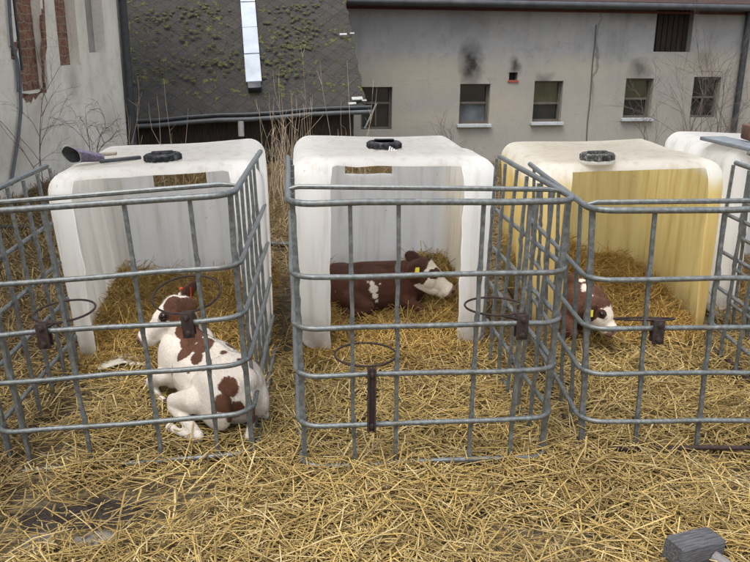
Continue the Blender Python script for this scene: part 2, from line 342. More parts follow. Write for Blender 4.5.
def holder(root, x, z, side, kind, rr=.118, tilt=0., ringz=.03, sx=0.):
    """rusty bucket holder: clamp on a rail, bolts, ring reaching into the pen"""
    y = -CL - .012; mb = MB()
    if kind == 'long':
        mb.box((x, y - .006, z - .09), (.032, .008, .25), bev=.002); mb.box((x - .012, y - .012, z - .09), (.006, .016, .25)); mb.box((x + .012, y - .012, z - .09), (.006, .016, .25)); zb = (z + .01, z - .19); zr = z + .03
    else:
        mb.box((x, y - .004, z - .008), (.042, .010, .095), bev=.002); mb.box((x, -CL + .014, z - .008), (.042, .008, .09), bev=.002); zb = (z + .022, z - .036); zr = z + .03
    h = mb.build('bucket_holder', RUST, root)
    for zz in zb:
        b = MB(); b.lathe([(.011, 0), (.011, .006), (.006, .009), (.006, .014)], 6); v = b.v[0]; b.v[0] = np.stack([v[:, 0] + x, y - .009 - v[:, 2], v[:, 1] + zz], 1); b.build('bolt', RUST, h)
    m = MB(); cx = x + sx; ct, st = math.cos(tilt), math.sin(tilt)
    m.tube([(cx + rr * math.cos(a), -CL + .01 + (rr + rr * math.sin(a)) * ct, zr + (rr + rr * math.sin(a)) * st) for a in np.linspace(0, 2 * PI, 40)[:-1]], .0042, 6, closed=True)
    if kind != 'long': m.tube([(x, -CL + .012, zr - .02), (cx, -CL + .012, zr)], .006, 6)
    m.build('ring', RUST, h)
def cage(loc, rz, ry, front, label, bar, seed, sides=7, rust_base=False, base=.014):
    root = empty('wire_pen', loc, rz, ry, label=label, cat='metal pen', group='metal tube pens in front of the hutches'); rg = np.random.default_rng(seed)
    for k, z in enumerate(RAILZ[:-1] + [base]):
        rz_ = rail_path(z, rg); rad = .0115 if k == 0 else .0098
        MB().tube(rz_, rad, 10, flat=1.0).build('rail', RUST if (rust_base and k == 5) else GALV, root)
    def upright(xt, yt, xb, yb, w=.0115, dent=True):
        mb = MB(); P = []; R = []; zz = [.992]
        for c_ in RAILZ[1:-1]: zz += [c_ + .045, c_ + .02, c_, c_ - .02, c_ - .045]
        zz += [.04, .008]
        for k, z in enumerate(zz):
            t = (.992 - z) / .984; fl = any(abs(z - c_) < .025 for c_ in RAILZ[1:-1])
            P.append((xt + (xb - xt) * t + rg.normal(0, .0014), yt + (yb - yt) * t + (.002 if fl else 0), z)); R.append(w * (1.22 if fl else 1.0))
        mb.tube(P, R, 4, flat=.9); v = mb.v[0]; mb.build('upright', GALV, root, smooth=False)
    for x in front: upright(x * 1.0, -CL + .018, x * .948, -CL + .018, .0105)
    ys = [-CL + .055 + (CL - .07) * (k / (sides - 1)) for k in range(sides)]
    for s in (-1, 1):
        for k, y in enumerate(ys): upright(s * (.5 - .018), y, s * (.474 - .018), y, .0145 if k == 0 else .0098)
    if bar: MB().tube([(-.495, bar[0], 1.004), (-.46, bar[0], 1.012), (0, (bar[0] + bar[1]) / 2, 1.012), (.44, bar[1], 1.012), (.495, bar[1], 1.004)], [.006, .0095, .0095, .0095, .006], 8).build('cross_bar', GALV, root)
    return root
c1 = cage((-1.066, .121, -.019), -.054, -.072, [-.39, -.15, .125, .35], 'tube pen holding the white and brown calf, at the left', (-.99, -.93), 1)
c2 = cage((-.012, 0, 0), 0, 0, [-.29, -.125, .17, .335], 'empty tube pen in front of the middle hutch', (-.83, -.93), 2)
c3 = cage((1.161, -.011, -.036), -.088, -.014, [-.27, -.02, .235, .41], 'tube pen with a rusty base loop in front of the yellowed hutch', (-1.0, -.985), 3, rust_base=True, base=.062)
c4 = cage((2.36, .16, -.02), -.10, 0, [-.30, -.1, .15, .33], 'tube pen at the right edge in front of the fourth hutch', None, 4)
holder(c1, .29, .555, 0, 'short', .125, .28, sx=-.02); holder(c1, -.22, .555, 0, 'short', .11, .06, sx=.04)
holder(c2, -.215, .374, 0, 'long', .115, 0, sx=-.01); holder(c2, .325, .555, 0, 'short', .11, -.02, sx=-.07)
holder(c3, -.225, .555, 0, 'short', .11, -.30, sx=-.01)

# ------------------------------------------------------------------ calves
def capsule(p0, r0, p1, r1, n=14, m=5):
    p0, p1 = Vector(p0), Vector(p1); ax = (p1 - p0); L = ax.length; ax = ax.normalized() if L > 1e-6 else Vector((0, 0, 1)); q = ax.to_track_quat('Z', 'Y'); V = []; prof = []
    for k in range(m + 1): a = PI / 2 * k / m; prof.append((r0 * math.sin(a), -r0 * math.cos(a)))
    for k in range(m + 1): a = PI / 2 * k / m; prof.append((r1 * math.cos(a), L + r1 * math.sin(a)))
    prof = [(max(r, 1e-4), z) for r, z in prof]
    for r, z in prof:
        for k in range(n): V.append((p0 + q @ Vector((r * math.cos(2 * PI * k / n), r * math.sin(2 * PI * k / n), z)))[:])
    F = [(i * n + k, i * n + (k + 1) % n, (i + 1) * n + (k + 1) % n, (i + 1) * n + k) for i in range(len(prof) - 1) for k in range(n)]
    F += [tuple(range(n))[::-1], tuple((len(prof) - 1) * n + k for k in range(n))]; return V, F
def ellipsoid(c, r, R=None, n=20):
    bm = bmesh.new(); bmesh.ops.create_uvsphere(bm, u_segments=n, v_segments=n // 2, radius=1); V = []
    for v in bm.verts:
        p = Vector((v.co.x * r[0], v.co.y * r[1], v.co.z * r[2])); p = (R @ p) if R else p; V.append((p + Vector(c))[:])
    bm.verts.index_update(); F = [tuple(q.index for q in f.verts) for f in bm.faces]; bm.free(); return V, F
def m_coat(name):
    t = NT(name); at = t.node('ShaderNodeAttribute', attribute_name='coat'); fur = t.noise(1, 4, .7, src=t.map(sc=(160, 160, 70))); n = t.noise(16, 4, .6)
    c = t.mix(t.ramp(fur, [(.35, .0), (.7, .35)]), at.outputs['Color'], t.mix(1.0, at.outputs['Color'], (.62, .55, .48), 'MULTIPLY'))
    t.set(Base_Color=c, Roughness=.75, Specular_IOR_Level=.25, Sheen_Weight=.04, Sheen_Roughness=.5); t.bump(t.math('ADD', fur, t.math('MULTIPLY', n, 1.2)), .6, .008); return t.m
COAT = m_coat('calf_coat'); EYE = NT('calf_eye').set(Base_Color=(.008, .006, .005), Roughness=.12).m
TAGO = NT('orange_ear_tag').set(Base_Color=(.75, .08, .02), Roughness=.45).m; TAGY = NT('yellow_ear_tag').set(Base_Color=(.72, .62, .04), Roughness=.45).m
def calf(loc, rz, pollw, nosew, coatf, label, tagmat, tagear, ear=(-.10, .04), roll=0., scale=1.0, legs=True, tagsize=.03, hs=1.2, spread=1.0, spots=(), slim=1.0):
    """lying calf, local x forward, y left; poll and nose are local points, coatf(point, head coords, noise) -> colour"""
    root = empty('calf', loc, rz, label=label, cat='calf', group='calves lying in the straw'); root.scale = (scale,) * 3
    MI = (Matrix.Translation(loc) @ Matrix.Rotation(rz, 4, 'Z') @ Matrix.Scale(scale, 4)).inverted(); poll = MI @ pollw; nose = MI @ nosew
    A = []; E = lambda c, r, R=None: A.append(ellipsoid(c, r, R)); K = lambda a, ra, b, rb: A.append(capsule(a, ra, b, rb))
    E((.19, 0, .19), (.17, .135, .165)); E((.02, 0, .185), (.24, .165, .17)); E((-.19, 0, .19), (.17, .145, .165))
    K((-.31, 0, .27), .055, (-.05, 0, .315), .05); K((-.05, 0, .315), .05, (.24, 0, .325), .052); K((.24, 0, .325), .05, (.33, .0, .30), .05)
    for s in (-1, 1):
        sp_ = spread if s > 0 else min(1, 2.0 - spread)
        sl = slim if s < 0 else 1; E((.24, s * .10, .20), (.085, .05, .135)); E((-.20, s * .12 * sl, .165), (.16, .058, .125), Matrix.Rotation(-.25, 3, 'Y'))
        K((-.20, s * .075, .265), .045, (-.30, s * .04, .245), .045)
        K((.24, s * sp_ * .125, .14), .048, (.37, s * sp_ * .135, .062), .030); E((.375, s * sp_ * .135, .060), (.034, .030, .031)); K((.36, s * sp_ * .13, .045), .024, (.24, s * sp_ * .15, .028), .0165); E((.225, s * sp_ * .15, .028), (.024, .021, .021)); K((.215, s * sp_ * .15, .027), .018, (.18, s * sp_ * .15, .022), .024)
        K((-.14, s * sp_ * .15 * sl, .16), .066, (-.01, s * sp_ * .185 * sl, .115), .040); E((.0, s * sp_ * .188 * sl, .11), (.040, .032, .042)); K((-.01, s * sp_ * .19 * sl, .09), .036, (-.24, s * sp_ * .20 * sl, .05), .023); E((-.26, s * sp_ * .205 * sl, .05), (.033, .024, .030)); K((-.25, s * sp_ * .21 * sl, .036), .021, (-.11, s * sp_ * .235 * sl, .025), .0165)
        E((-.09, s * sp_ * .237 * sl, .026), (.024, .021, .021)); K((-.08, s * sp_ * .238 * sl, .025), .018, (-.045, s * sp_ * .24 * sl, .022), .024)
    K((-.33, 0, .24), .022, (-.40, .03, .13), .014); K((-.40, .03, .13), .014, (-.41, .06, .05), .018)
    po, no = Vector(poll), Vector(nose); f = (no - po).normalized()
    side = Vector((0, 0, 1)).cross(f).normalized(); side = (side + Vector((0, 0, 1)) * roll).normalized(); up = f.cross(side).normalized()
    hl = (no - po).length; H = lambda a, b, c: po + f * a * hl + side * b * hs + up * c * hs
    E2 = lambda c, r, R=None: A.append(ellipsoid(c, [q * hs for q in r], R)); K2 = lambda a, ra, b, rb: A.append(capsule(a, ra * hs, b, rb * hs))
    # neck: chest and withers to the back of the head
    K((.25, 0, .20), .118, H(.12, 0, -.045)[:], .072); K((.27, 0, .27), .075, H(.0, 0, -.025)[:], .052); K((.30, 0, .15), .085, H(.2, 0, -.07)[:], .05)
    RH = Matrix((f, side, up)).transposed()
    E2(H(.22, 0, -.035), (.095, .064, .068), RH); K2(H(.12, 0, .0), .050, H(.45, 0, -.012), .042); K2(H(.4, 0, -.028), .048, H(.78, 0, -.03), .036)
    K2(H(.28, 0, -.07), .052, H(.62, 0, -.062), .036); K2(H(.60, 0, -.06), .028, H(.85, 0, -.06), .026); E2(H(.88, 0, -.035), (.040, .042, .040), RH)
    for s in (-1, 1):
        E2(H(.33, s * .043, .002), (.034, .018, .02), RH); E2(H(.93, s * .021, -.022), (.016, .012, .012), RH)
        b = H(.06, s * .05, .0); tip = H(ear[0], s * .15, ear[1]); d = (tip - b); m = (b + tip) / 2; a1 = d.normalized(); a3 = (f * .8 + up * .35); a3 = (a3 - a1 * a3.dot(a1)).normalized(); a2 = a3.cross(a1)
        E2(m, ((d.length / 2 + .012) / hs, .038, .009), Matrix((a1, a2, a3)).transposed())
    mb = MB()
    for v, fc in A: mb.add(v, fc)
    me = bpy.data.meshes.new('tmp'); me.from_pydata(np.concatenate(mb.v).tolist(), [], mb.f); o = tmpo(me)
    rm = o.modifiers.new('r', 'REMESH'); rm.mode = 'VOXEL'; rm.voxel_size = .0062; sm = o.modifiers.new('s', 'SMOOTH'); sm.iterations = 8; sm.factor = .5
    me = applied(o); bpy.data.objects.remove(o); me.name = 'body'
    co_ = np.empty(len(me.vertices) * 3, np.float32); me.vertices.foreach_get('co', co_); co_ = co_.reshape(-1, 3)
    col = np.ones((len(co_), 4), np.float32); inv = RH.transposed()
    from mathutils.bvhtree import BVHTree
    tree = BVHTree.FromPolygons([tuple(p) for p in co_.tolist()], [tuple(p.vertices) for p in me.polygons]); cam_l = MI @ CAMP; sp = []
    for (sx_, sy_, sr_, sc_) in spots:
        h_ = tree.ray_cast(cam_l, (MI @ (CAMP + ray(sx_, sy_)) - cam_l).normalized())
        if h_[0] is not None: sp.append((h_[0], sr_ / scale, sc_))
    for i, p in enumerate(co_):
        v = Vector(p); h = inv @ (v - po); h = Vector((h.x / hl, h.y, h.z)); nz = noise.noise(v * 9) * .5 + noise.noise(v * 23) * .25 + noise.noise(v * 60) * .12
        c = coatf(v, h, nz)
        for s in (-1, 1):
            sp_ = spread if s > 0 else min(1, 2.0 - spread); sl = slim if s < 0 else 1
            if (v - Vector((.172, s * sp_ * .15, .022))).length < .030 or (v - Vector((-.035, s * sp_ * .24 * sl, .022))).length < .030: c = (.085, .06, .045)
        for (sc0, sr0, scc) in sp:
            if (v - sc0).length + nz * .028 < sr0: c = tuple(a * (1 + nz * .4) for a in scc)
        for s in (-1, 1):
            if (v - H(.335, s * .050, .004)).length < .024 * hs: c = tuple(a * .45 for a in (BR if c[0] > .2 else c))
        if h.x > .93 - abs(nz) * .05 and abs(h.y) < .06 and h.z > -.10 and h.x < 1.12: c = (.30, .17, .14)
        if min((v - H(.99, .022, -.022)).length, (v - H(.99, -.022, -.022)).length) < .011 * hs: c = (.03, .015, .012)
        col[i, :3] = c
    at = me.color_attributes.new('coat', 'FLOAT_COLOR', 'POINT'); at.data.foreach_set('color', col.ravel())
    link('body', me, COAT, root)
    # short coat hair: one tapered sliver per surface vertex, lying back along the body
    nn_ = len(co_); nr_ = np.empty(nn_ * 3, np.float32); me.vertices.foreach_get('normal', nr_); nr_ = nr_.reshape(-1, 3); rg = np.random.default_rng(nn_)
    dr = np.array([-1., 0, -.5]) + rg.normal(0, .35, (nn_, 3)); dr -= nr_ * (dr * nr_).sum(1, keepdims=True); dr /= np.linalg.norm(dr, axis=1, keepdims=True) + 1e-6
    hx = (co_ - np.array(po)) @ np.array(f) / hl; ln_ = np.where(hx > .25, .006, .013) * rg.uniform(.6, 1.3, nn_); sdv = np.cross(nr_, dr); tipd = (dr + nr_ * rg.uniform(.25, .6, nn_)[:, None])
    jit = sdv * rg.normal(0, .002, (nn_, 1)); b0_ = co_ - nr_ * .001 + jit; Vv = np.stack([b0_ - sdv * .0009, b0_ + sdv * .0009, b0_ + tipd * ln_[:, None]], 1).reshape(-1, 3)
    fm = bpy.data.meshes.new('fur'); fm.from_pydata(Vv.tolist(), [], np.arange(nn_ * 3).reshape(-1, 3).tolist()); cc = np.repeat(col, 3, 0); fa = fm.color_attributes.new('coat', 'FLOAT_COLOR', 'POINT'); fa.data.foreach_set('color', (cc * np.repeat(rg.uniform(.8, 1.2, nn_), 3)[:, None].clip(0, 1.15)).astype(np.float32).ravel())
    link('fur', fm, COAT, root, smooth=False)
    for s in (-1, 1):
        m = MB(); m.add(*ellipsoid(H(.335, s * .0565, .006), (.017, .010, .013), RH, 14)); m.build('eye', EYE, root)
    s = tagear; b = H(.06, s * .05, 0); tip = H(ear[0], s * .15, ear[1]); m = b.lerp(tip, .55) ; mb = MB(); mb.box(((m + (f * .8 + up * .35).normalized() * .016) + Vector((0, 0, -.012)))[:], (tagsize * 1.25, .003, tagsize * 1.5), Matrix.Rotation(-rz + .0, 3, 'Z'), bev=.001)
    mb.build('ear_tag', tagmat, root, smooth=False)
    return root
WH = (.66, .61, .54); BR = (.088, .036, .018); DB = (.072, .027, .014)
def d(v, c, r): return math.sqrt(sum(((a - b) / q) ** 2 for a, b, q in zip(v, c, r)))
def coat1(v, h, n):
    b = False
    if d(h, (.08, .08, .0), (.26, .08, .12)) + n * .5 < 1: b = True
    if d(h, (.36, .06, .005), (.055, .03, .022)) + n * .4 < 1: b = True
    if -.75 < h.x < .22 and .068 < abs(h.y) < .25 and h.z > -.10 and v.z > .3: b = True
    if d(v, (.1, -.14, .26), (.09, .06, .10)) + n * .9 < 1: b = True
    if b: return tuple(a * (1 + n * .5) for a in BR)
    g = 1 + n * .12; return tuple(a * g for a in WH)
def coat2(v, h, n):
    wh = h.x > .12 and abs(h.y) < .09 and -.13 < h.z < .1 and h.x + n * .25 > .16 and v.x > .2
    if d(h, (.34, -.05, .005), (.15, .045, .035)) + n * .6 < 1 or d(h, (.12, -.06, -.06), (.16, .05, .05)) + n * .5 < 1: wh = False
    if abs(h.y) > .075 and -.7 < h.x < .3: wh = False
    if d(v, (-.34, -.06, .25), (.03, .05, .05)) + n * .6 < 1: wh = True
    return tuple(a * (1 + n * .12) for a in (.72, .66, .56)) if wh else tuple(a * (1 + n * .5) for a in DB)
def coat3(v, h, n):
    wh = h.x > .1 and abs(h.y) < .09 and -.13 < h.z < .1 and h.x + n * .25 > .22 and v.x > .2
    if d(v, (.26, .12, .28), (.07, .1, .10)) + n * .6 < 1: wh = True
    if abs(h.y) > .06 and h.x < .35: wh = False
    return tuple(a * (1 + n * .12) for a in (.70, .62, .52)) if wh else tuple(a * (1 + n * .5) for a in BR)
BRH = (.10, .04, .019)
calf((-.845, -.565, .0), math.radians(124), bp(180, 302, 1, -.36), bp(135, 336, 1, -.38), coat1, 'white calf with brown patches lying in the left pen', TAGO, -1, ear=(-.34, -.012), tagsize=.045, scale=.89, spread=1.08, hs=1.12, slim=.60,
     spots=[(x, y, q, BRH) for x, y, q in ((190, 322, .055), (192, 336, .065), (186, 350, .05), (203, 345, .05), (178, 316, .04), (183, 332, .04), (196, 358, .03), (200, 330, .04), (215, 332, .025), (197, 312, .04), (231, 346, .02), (224, 352, .014), (240, 342, .012), (229, 386, .042), (223, 402, .04), (233, 412, .045), (250, 414, .036), (240, 360, .012), (172, 372, .018), (262, 356, .02), (188, 372, .012), (205, 370, .014), (210, 362, .012))])
calf((-.075, .56, .03), math.radians(-6), bp(420, 264, 1, .45), bp(455, 287, 1, .42), coat2, 'dark brown calf with a white face lying in the middle hutch', TAGY, -1, ear=(-.30, -.035), tagsize=.042, scale=.84, hs=1.36,
     spots=[(x, y, q, (.70, .64, .54)) for x, y, q in ((372, 283, .016), (374, 289, .022), (375, 296, .018), (377, 301, .010), (368, 282, .010), (380, 284, .008))] + [(437, 271, .028, DB)])
calf((.99, .36, .02), math.radians(-78), bp(599, 304, 1, -.0), bp(617, 328, 1, -.07), coat3, 'red brown calf with its white head down in the yellowed hutch', TAGY, -1, ear=(-.1, -.03), scale=.80, hs=1.25,
     spots=[(x, y, q, (.70, .62, .52)) for x, y, q in ((583, 280, .022), (585, 288, .026), (590, 296, .018))])

# ------------------------------------------------------------------ straw
TI = [(Matrix.Translation(l) @ Matrix.Rotation(r, 4, 'Z')).inverted() for l, r, _ in TANKS]
def sm(t): t = min(1, max(0, t)); return t * t * (3 - 2 * t)
def hgt(x, y):
    z = gz(x, y) + .02
    for i in range(4):
        q = TI[i] @ Vector((x, y, 0)); u, v = q.x, q.y
        if abs(u) < .5 and -.3 < v < 1.14:
            e = sm((v + .25) / .5)
            if i == 0: z += e * (.02 + .09 * sm(v / 1.0) + .05 * sm((u - .1) / .3) * sm(v / .8) + .04 * sm((-u - .2) / .2) * sm(v / .6))
            if i == 1: z += e * (.025 + .06 * sm(v / .9) + .11 * sm((u - .12) / .2) * sm(v / .9) + .13 * sm((-u - .22) / .15) * sm(v / .8))
            if i == 2: z += e * (.02 + .06 * sm(v / .9) + .24 * sm((.12 - u) / .25) * sm((v - .15) / .6) + .09 * math.exp(-((u - .22) / .15) ** 2) * sm((v - .1) / .8))
            if i == 3: z += e * .08
    return z + .018 * noise.noise(Vector((x * 5, y * 5, 9)))
def straws(name, mat, n, sampler, ln=(.07, .2), wd=(.0016, .0026), lift=.03, pitch=.16, label=''):
    V = np.empty((n, 9, 3), np.float32); rg = RNG
    P = sampler(n); n = len(P); V = V[:n]
    az = rg.uniform(0, 2 * PI, n); pt = rg.normal(0, pitch, n); L = rg.uniform(*ln, n) / 2; W = rg.uniform(*wd, n); z = np.array([hgt(a, b) for a, b in P]) + rg.random(n) ** 1.5 * lift
    D = np.stack([np.cos(az) * np.cos(pt), np.sin(az) * np.cos(pt), np.sin(pt)], 1); z = np.maximum(z, z - .012 + np.abs(D[:, 2]) * L * .8)
    C = np.stack([P[:, 0], P[:, 1], z], 1); N = np.cross(D, [0, 0, 1.]); N /= np.linalg.norm(N, axis=1, keepdims=True); B = np.cross(N, D)
    kk = np.where(rg.random(n) < .25, 3.2, 1.0); bend = rg.normal(0, .04, n) * L * 2 * kk; bn = rg.normal(0, .055, n) * L * 2 * kk; mid = rg.uniform(-.5, .5, n)
    for k, t in enumerate((-1, 0, 1)):
        c = C + D * (L * (t if t else mid))[:, None] + N * (bn * (1 - t * t))[:, None] + B * (bend * (1 - t * t))[:, None]
        for j in range(3):
            a = 2 * PI * j / 3 + .5; V[:, k * 3 + j] = c + (N * math.cos(a) + B * math.sin(a) * .6) * W[:, None]
    F = np.array([[k * 3 + j, k * 3 + (j + 1) % 3, k * 3 + 3 + (j + 1) % 3, k * 3 + 3 + j] for k in range(2) for j in range(3)])
    F = (F[None] + (np.arange(n) * 9)[:, None, None]).reshape(-1, 4)
    me = bpy.data.meshes.new(name); me.vertices.add(n * 9); me.vertices.foreach_set('co', V.ravel()); me.loops.add(F.size); me.loops.foreach_set('vertex_index', F.ravel().astype(np.int32))
    me.polygons.add(len(F)); me.polygons.foreach_set('loop_start', np.arange(0, F.size, 4, dtype=np.int32)); me.update(calc_edges=True); me.validate()
    return link(name, me, mat, None, smooth=False, kind='stuff', label=label, cat='straw')
MUD = bp(85, 505, 2, 0)
def s_front(n):
    P = RNG.uniform([-2.6, -2.5], [2.9, .05], (n, 2)); m = np.hypot((P[:, 0] - MUD.x) / .46, (P[:, 1] - MUD.y) / .19)
    den = np.clip(m - .3, .14, 1); cl = np.array([noise.noise(Vector((a * 2.3, b * 2.3, 5))) for a, b in P]); den *= np.clip(.75 + cl * .9, .25, 1)
    den *= np.where(P[:, 0] < -1.35, .4, 1) * np.where((P[:, 0] < -.75) & (P[:, 1] < -.75) & (P[:, 1] > -1.5), .65, 1); return P[RNG.random(len(P)) < den]
def s_tank(i, n):
    M = TI[i].inverted(); U = RNG.uniform([-.455, -.1], [.455, 1.1], (n, 2)); return np.array([(M @ Vector((a, b, 0)))[:2] for a, b in U])
straws('straw_cover', STRAWG, 76000, s_front, (.05, .25), (.0014, .0036), .045, .15, label='loose yellow straw strewn over the ground and through the pens')
straws('long_straw', STRAWG, 4200, s_front, (.14, .34), (.0026, .0046), .05, .14, label='long thick straw stalks lying on top of the litter')
straws('straw_chaff', STRAWG, 60000, s_front, (.015, .06), (.0012, .0026), .02, .2, label='short broken straw chaff between the longer stalks')
straws('straw_bedding', STRAWT, 42000, lambda n: np.concatenate([s_tank(i, k) for i, k in ((0, 14000), (1, 13000), (2, 13000), (3, 2000))]), (.05, .19), (.0015, .0028), .045, .3, label='golden straw bedding heaped inside the hutches')
def s_back(n):
    P = np.concatenate([RNG.uniform([-3.6, -1.6], [-1.5, 6], (n // 2, 2)), RNG.uniform([-1.6, .0], [3.2, 7.4], (n - n // 2, 2))])
    ok = np.ones(len(P), bool)
    for i in range(4):
        q = np.array([(TI[i] @ Vector((a, b, 0)))[:2] for a, b in P]); ok &= ~((abs(q[:, 0]) < .52) & (q[:, 1] > -.02) & (q[:, 1] < 1.2))
    return P[ok]
straws('dead_grass', LITTER, 56000, s_back, (.05, .24), (.002, .0045), .04, .35, label='brown dead grass and litter behind and beside the hutches')

# ------------------------------------------------------------------ background: slate roofed shed
def quadmesh(a, b, c, dd): return [a[:], b[:], c[:], dd[:]]
eL, eR = bpd(60, 128, 11.5), bpd(366, 109, 12.4); vR = bpd(345, 0, 14.25); slope = vR - eR
rU = (eR - eL).normalized(); rV = slope.normalized(); rN = rU.cross(rV).normalized(); rV = rN.cross(rU).normalized()
shed = empty('slate_shed', eL[:], label='low shed with a mossy dark slate roof behind the hutches', cat='shed')
RL = (eR - eL).length; HGT = 5.2; shear = slope.dot(rU) / slope.dot(rV)
def rp(u, v, n=0): return (rU * (u + shear * v) + rV * v + rN * n)
def m_slate():
    t = NT('mossy_slate'); sx = t.node('ShaderNodeAttribute', attribute_name='ruv'); P = sx.outputs['Vector']
    m = t.map(P, rot=(0, 0, PI / 4), sc=(1, 1, 1)); tx = t.node('ShaderNodeTexBrick', offset=0.0, squash=1.0); tx.inputs['Scale'].default_value = 1
    for k, v in (('Brick Width', .165), ('Row Height', .165), ('Mortar Size', .005), ('Mortar Smooth', .2), ('Bias', 0.)): tx.inputs[k].default_value = v
    for i, c in (('Color1', (.020, .018, .016)), ('Color2', (.036, .031, .027)), ('Mortar', (.007, .007, .007))): tx.inputs[i].default_value = (*c, 1)
    t.L(m, tx.inputs['Vector']); n = t.noise(5, 5, .7, src=P); n2 = t.noise(38, 5, .75, src=P)
    c = t.mix(t.ramp(n, [(.4, 0.), (.7, .6)]), tx.outputs['Color'], (.05, .043, .034)); c = t.mix(t.ramp(n2, [(.58, 0.), (.70, .8)]), c, (.17, .16, .12))
    s = t.sep(P); hi = t.ramp(s[1], [(.12, 0.), (.4, 1.)]); big = t.ramp(t.noise(1.6, 3, .6, src=P), [(.42, .0), (.6, 1.)])
    ms = t.ramp(t.math('ADD', t.noise(8, 5, .7, src=P), t.math('MULTIPLY', t.math('MULTIPLY', big, hi), .12)), [(.62, 0.), (.69, .85)]); ms = t.math('MULTIPLY', ms, hi)
    c = t.mix(ms, c, t.ramp(n2, [(.3, (.045, .05, .012)), (.7, (.14, .14, .03))]))
    t.set(Base_Color=c, Roughness=.85); t.bump(t.math('ADD', t.math('ADD', n2, t.math('MULTIPLY', ms, 1.5)), t.math('MULTIPLY', tx.outputs['Fac'], -2.5)), .8, .03); return t.m
SLATE = m_slate()
def roofmesh():
    nu, nv = 60, 50; V = []; uv = []
    for s_, base in ((0, 0), (1, -.05)):
        for j in range(nv + 1):
            for i in range(nu + 1):
                u, v = RL * i / nu, HGT * j / nv
                ed = .025 * ((int(v / .19) % 2)) if i == nu else 0
                z = .035 * noise.noise(Vector((u * .5, v * .5, 1))) + .012 * noise.noise(Vector((u * 2.1, v * 2.1, 4)))
                V.append(rp(u + ed, v, base + z)[:]); uv.append((u, v, 0))
    W_ = nu + 1; K = W_ * (nv + 1); F = []
    for j in range(nv):
        for i in range(nu):
            a = j * W_ + i; F.append((a, a + 1, a + 1 + W_, a + W_)); F.append((a + K, a + W_ + K, a + 1 + W_ + K, a + 1 + K))
    for i in range(nu): F.append((i, i + K, i + 1 + K, i + 1)); a = nv * W_ + i; F.append((a, a + 1, a + 1 + K, a + K))
    for j in range(nv): a = j * W_ + nu; F.append((a, a + K, a + W_ + K, a + W_)); a = j * W_; F.append((a, a + W_, a + W_ + K, a + K))
    me = bpy.data.meshes.new('roof'); me.from_pydata(V, [], F); at = me.attributes.new('ruv', 'FLOAT_VECTOR', 'POINT'); at.data.foreach_set('vector', np.array(uv, np.float32).ravel())
    return link('roof', me, SLATE, shed)
roof = roofmesh()
# back slope and gable so that the shed is a closed building
rid = rp(0, HGT); hz = Vector((rU.x, rU.y, 0)).normalized(); back = Vector((-hz.y, hz.x, 0))
bs = [rp(0, HGT, -.02), rp(RL, HGT, -.02), rp(RL, HGT, -.02) + back * 4 + Vector((0, 0, -3.2)), rp(0, HGT, -.02) + back * 4 + Vector((0, 0, -3.2))]
bs2 = [p - Vector((0, 0, .06)) for p in bs]
MB().add([p[:] for p in bs + bs2], [(0, 1, 2, 3), (7, 6, 5, 4), (0, 4, 5, 1), (1, 5, 6, 2), (2, 6, 7, 3), (3, 7, 4, 0)]).build('back_roof', m_simple('plain_slate', [(.04, .04, .04), (.08, .075, .07)], 6), shed)
inset = back * .35
def dn(p, z=-2.6): return Vector((p.x, p.y, z - eL.z))
f0, f1 = rp(.1, 0, -.09) + inset, rp(RL - .12, 0, -.09) + inset; b0, b1 = bs[3] - back * .3, bs[2] - back * .3 - hz * .12; g1 = rp(RL - .12, HGT, -.12)
f0.z += .12; f1.z += .12
V = [f0, f1, dn(f1), dn(f0), b0, b1, dn(b1), dn(b0)]
MB().add([p[:] for p in V], [(0, 1, 2, 3), (4, 7, 6, 5), (0, 3, 7, 4)]).build('board_wall', DARKWOOD, shed, smooth=False)
MB().add([p[:] for p in [f1, dn(f1), dn(b1), b1, g1]], [(0, 4, 3, 2, 1)]).build('gable_wall', DARKWOOD, shed, smooth=False)
mb = MB(); gp = [rp(RL * k / 10 , -.06, -.05) + Vector((0, 0, -.01 + .012 * math.sin(k * 1.7))) for k in range(11)]
gp[-1] += rU * .08; mb.tube([(p + Vector((0, 0, .05)))[:] for p in gp], .035, 12); gut = mb.build('gutter', m_simple('dull_gutter', [(.03, .033, .036), (.06, .067, .07), (.10, .105, .105)], 5, .5), shed)
mb = MB(); mb.tube([(p + Vector((0, 0, .11)) + rV * .02)[:] for p in gp], .026, 8); mb.build('eave_edge', BLACKPIPE, shed)
def roofpt(x, y):
    p = on_plane(x, y, eL, rN) - eL; v = p.dot(rV); return p.dot(rU) - shear * v, v
# light metal strip up the roof
ub, vb = roofpt(254, 84); ut, vt = roofpt(247.5, 0); wst = .235; mb = MB(); seg = 7
for k in range(seg):
    a0, a1 = k / seg * 2.2, (k + 1) / seg * 2.2 - .008; z0 = .055 + (.006 if k % 2 else 0)
    q = [rU * (ub + (ut - ub) * a_ + s_ * wst / 2 + shear * (vb + (vt - vb) * a_)) + rV * (vb + (vt - vb) * a_) + rN * (z0 + dz_) for dz_ in (0, -.03) for a_ in (a0, a1) for s_ in (-1, 1)]
    mb.add([p[:] for p in q], [(0, 1, 3, 2), (4, 6, 7, 5), (0, 4, 5, 1), (2, 3, 7, 6), (0, 2, 6, 4), (1, 5, 7, 3)])
mb.build('metal_strip', m_simple('pale_sheet_metal', [(.27, .31, .35), (.40, .44, .48)], 3, .45, .1, metal=.1), shed, smooth=False)
q = rU * (ub + shear * (vb - .12)) + rV * (vb - .12) + rN * .06; Rr = Matrix((rU, rV, rN)).transposed(); MB().box(q[:], (.2, .14, .10), Rr, bev=.01).build('strip_foot', BLACKPIPE, shed)
